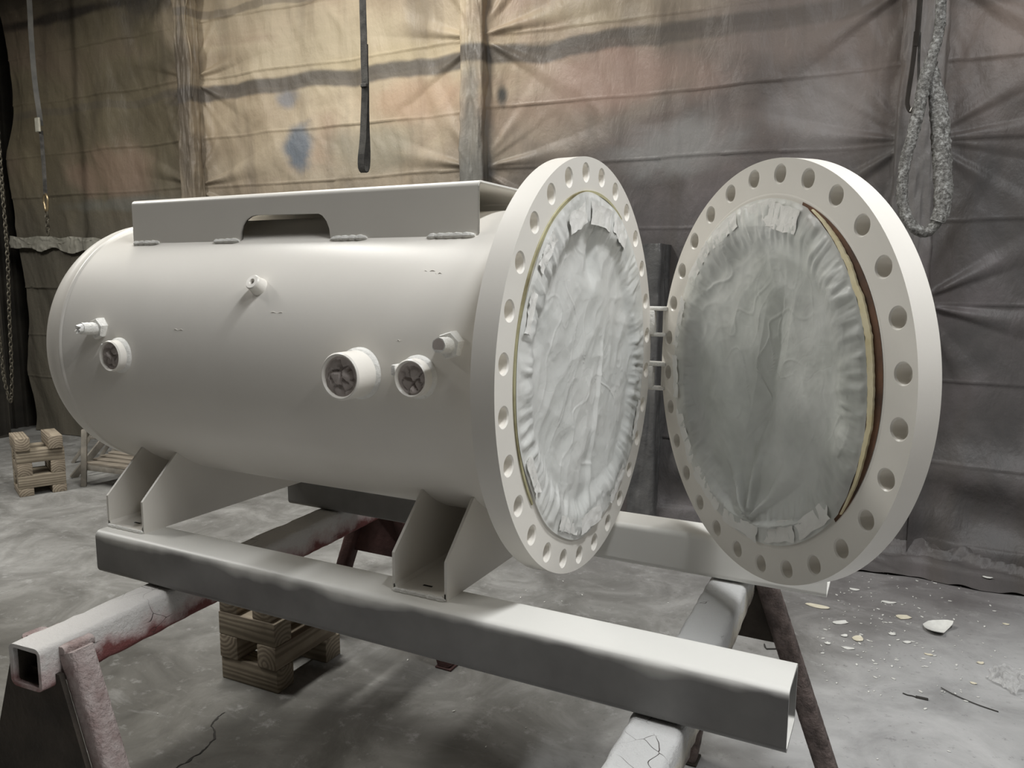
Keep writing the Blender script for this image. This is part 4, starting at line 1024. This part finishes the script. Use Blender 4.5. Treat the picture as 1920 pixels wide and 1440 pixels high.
spots = [(.392, 1.984, .050, .022, M_fly, 'irregular cream flake just right of the trestle leg top'), (.502, 1.842, .036, .018, M_flw, 'oval mint-white flake right of the trestle leg'), (.690, 2.188, .030, .014, M_flw, 'long white flake nearest the tarp folds below the door'),
         (.752, 2.036, .034, .024, M_fly, 'round cream flake left of the large curled flake'), (.583, 1.71, .022, .030, M_fly, 'upright triangular cream flake below the mint-white one'), (.55, 1.595, .024, .010, M_flw, 'thin white flake in front of the triangular cream flake'),
         (.536, 2.28, .022, .014, M_flw, 'small white flake highest behind the cream flake'), (.847, 1.688, .018, .008, M_fly, 'short cream sliver in front of the large curled flake'), (1.03, 1.704, .014, .010, M_fly, 'small cream flake beside the crumpled film'),
         (1.094, 2.72, .020, .014, M_flw, 'white flake lying on the right tarp folds, leftmost'), (1.131, 2.684, .022, .012, M_flw, 'white flake lying on the right tarp folds, rightmost'), (.528, 1.709, .016, .010, M_flw, 'tiny white flake left of the triangular cream flake'),
         (.767, 1.768, .018, .010, M_flw, 'grey-white flake below the round cream flake'), (.71, 1.822, .016, .012, M_flw, 'grey-white flake left below the round cream flake'), (1.162, 2.17, .014, .007, M_fly, 'cream sliver right of the large curled flake'), (.47, 1.60, .012, .010, M_flw, 'tiny white flake close to the trestle leg'), (.994, 1.508, .012, .008, M_fly, 'tiny cream flake above the thin wire')]
for i, (x, y, rx, ry, m, lab) in enumerate(spots):
    z = ZF+(.03 if y > 2.6 else 0)
    tag(obj('paint_flake', flake(blob(x, y, rx, ry, .3+random.uniform(-.5, .5), 11, i), .003, .0015, i, z), m, None, origin=(x, y, z), ang=50), lab, 'paint flake', 'paint flakes on the right floor')
V, F = [], []
for k in range(260):
    if k < 190: x, y = .42+abs(random.gauss(0, .42)), 1.25+random.random()*1.35
    else: x, y = random.uniform(-1.6, 1.3), random.uniform(-.3, 2.3)
    s = random.choice([.002, .003, .003, .004, .006]); a = random.random()*PI; b = len(V); nn = 5
    for zz in (.0012, .003):
        for j in range(nn):
            t_ = 2*PI*j/nn; V.append((x+s*(1.6 if True else 1)*math.cos(t_)*math.cos(a)-s*.7*math.sin(t_)*math.sin(a), y+s*1.6*math.cos(t_)*math.sin(a)+s*.7*math.sin(t_)*math.cos(a), ZF+zz))
    F.append(tuple(b+nn+j for j in range(nn))); F += [(b+j, b+(j+1) % nn, b+nn+(j+1) % nn, b+nn+j) for j in range(nn)]
st2 = obj('paint_chips', (V, F), M_flw, None, origin=(.6, 1.8, ZF), flat=True); tag(st2, 'scatter of tiny white paint chips over the concrete', 'paint chips'); st2['kind'] = 'stuff'
# crumpled clear film
n = 90
X, Yy = np.meshgrid(np.linspace(-.5, .5, n), np.linspace(-.5, .5, n))
c1, h1 = crumple(X*5+perlin(X*4, Yy*4, 3), Yy*5, 4); c2, h2 = crumple(X*11, Yy*11, 7)
z = .030*np.minimum(c1, .5)+.035*h1*(1-smooth(.30, .5, np.hypot(X, Yy)))+.012*np.minimum(c2, .4)
wx = X*(.16+.04*perlin(Yy*3, X, 2)); wy = Yy*(.30+.08*perlin(X*3, Yy, 5))
keep = (np.hypot(X, Yy) < .42+.10*perlin(X*5, Yy*5, 9))
V = np.stack([1.115+wx*.95+wy*.10, 1.60-wx*.2+wy*.85, ZF+.002+z*.55], -1).reshape(-1, 3)
F = [(i*n+k, i*n+k+1, (i+1)*n+k+1, (i+1)*n+k) for i in range(n-1) for k in range(n-1) if keep[i, k] and keep[i+1, k] and keep[i, k+1]]
us = sorted({i for q in F for i in q}); mp_ = {o_: i for i, o_ in enumerate(us)}
tag(obj('crumpled_film', (V[us], [tuple(mp_[i] for i in q) for q in F]), film_mat('scrap_film', (0.62, 0.62, 0.61), (0.74, 0.74, 0.73), .62), None, origin=(1.115, 1.6, ZF), ang=60), 'crumpled scrap of clear plastic film at the right border', 'plastic film')
tag(obj('bent_wire', tube(resample([(.882, 1.407, ZF+.006), (.926, 1.375, ZF+.004), (.991, 1.34, ZF+.004), (1.058, 1.32, ZF+.003)], .01), [.0018]*len(resample([(.882, 1.407, 0), (.926, 1.375, 0), (.991, 1.34, 0), (1.058, 1.32, 0)], .01)), 6), M_dark, None, origin=(.97, 1.35, ZF)), 'thin dark wire lying on the right floor', 'wire')
tag(obj('bent_nail', tube([(.236, 1.462, ZF+.006), (.243, 1.440, ZF+.004), (.250, 1.428, ZF+.0035), (.29, 1.450, ZF+.003), (.324, 1.472, ZF+.003)], .003, 6), M_dark, None, origin=(.28, 1.45, ZF)), 'bent dark nail lying behind the right end of the skid', 'nail')
tag(obj('metal_clip', join(box(.797, .838, 1.290, 1.302, ZF+.0005, ZF+.006, .001, 1), tube([(.755, 1.303, ZF+.003), (.77, 1.296, ZF+.003), (.785, 1.298, ZF+.003), (.80, 1.294, ZF+.003)], .002, 6)), M_dark, None, origin=(.8, 1.296, ZF)), 'small dark metal clip with a bent tail on the right floor', 'clip')
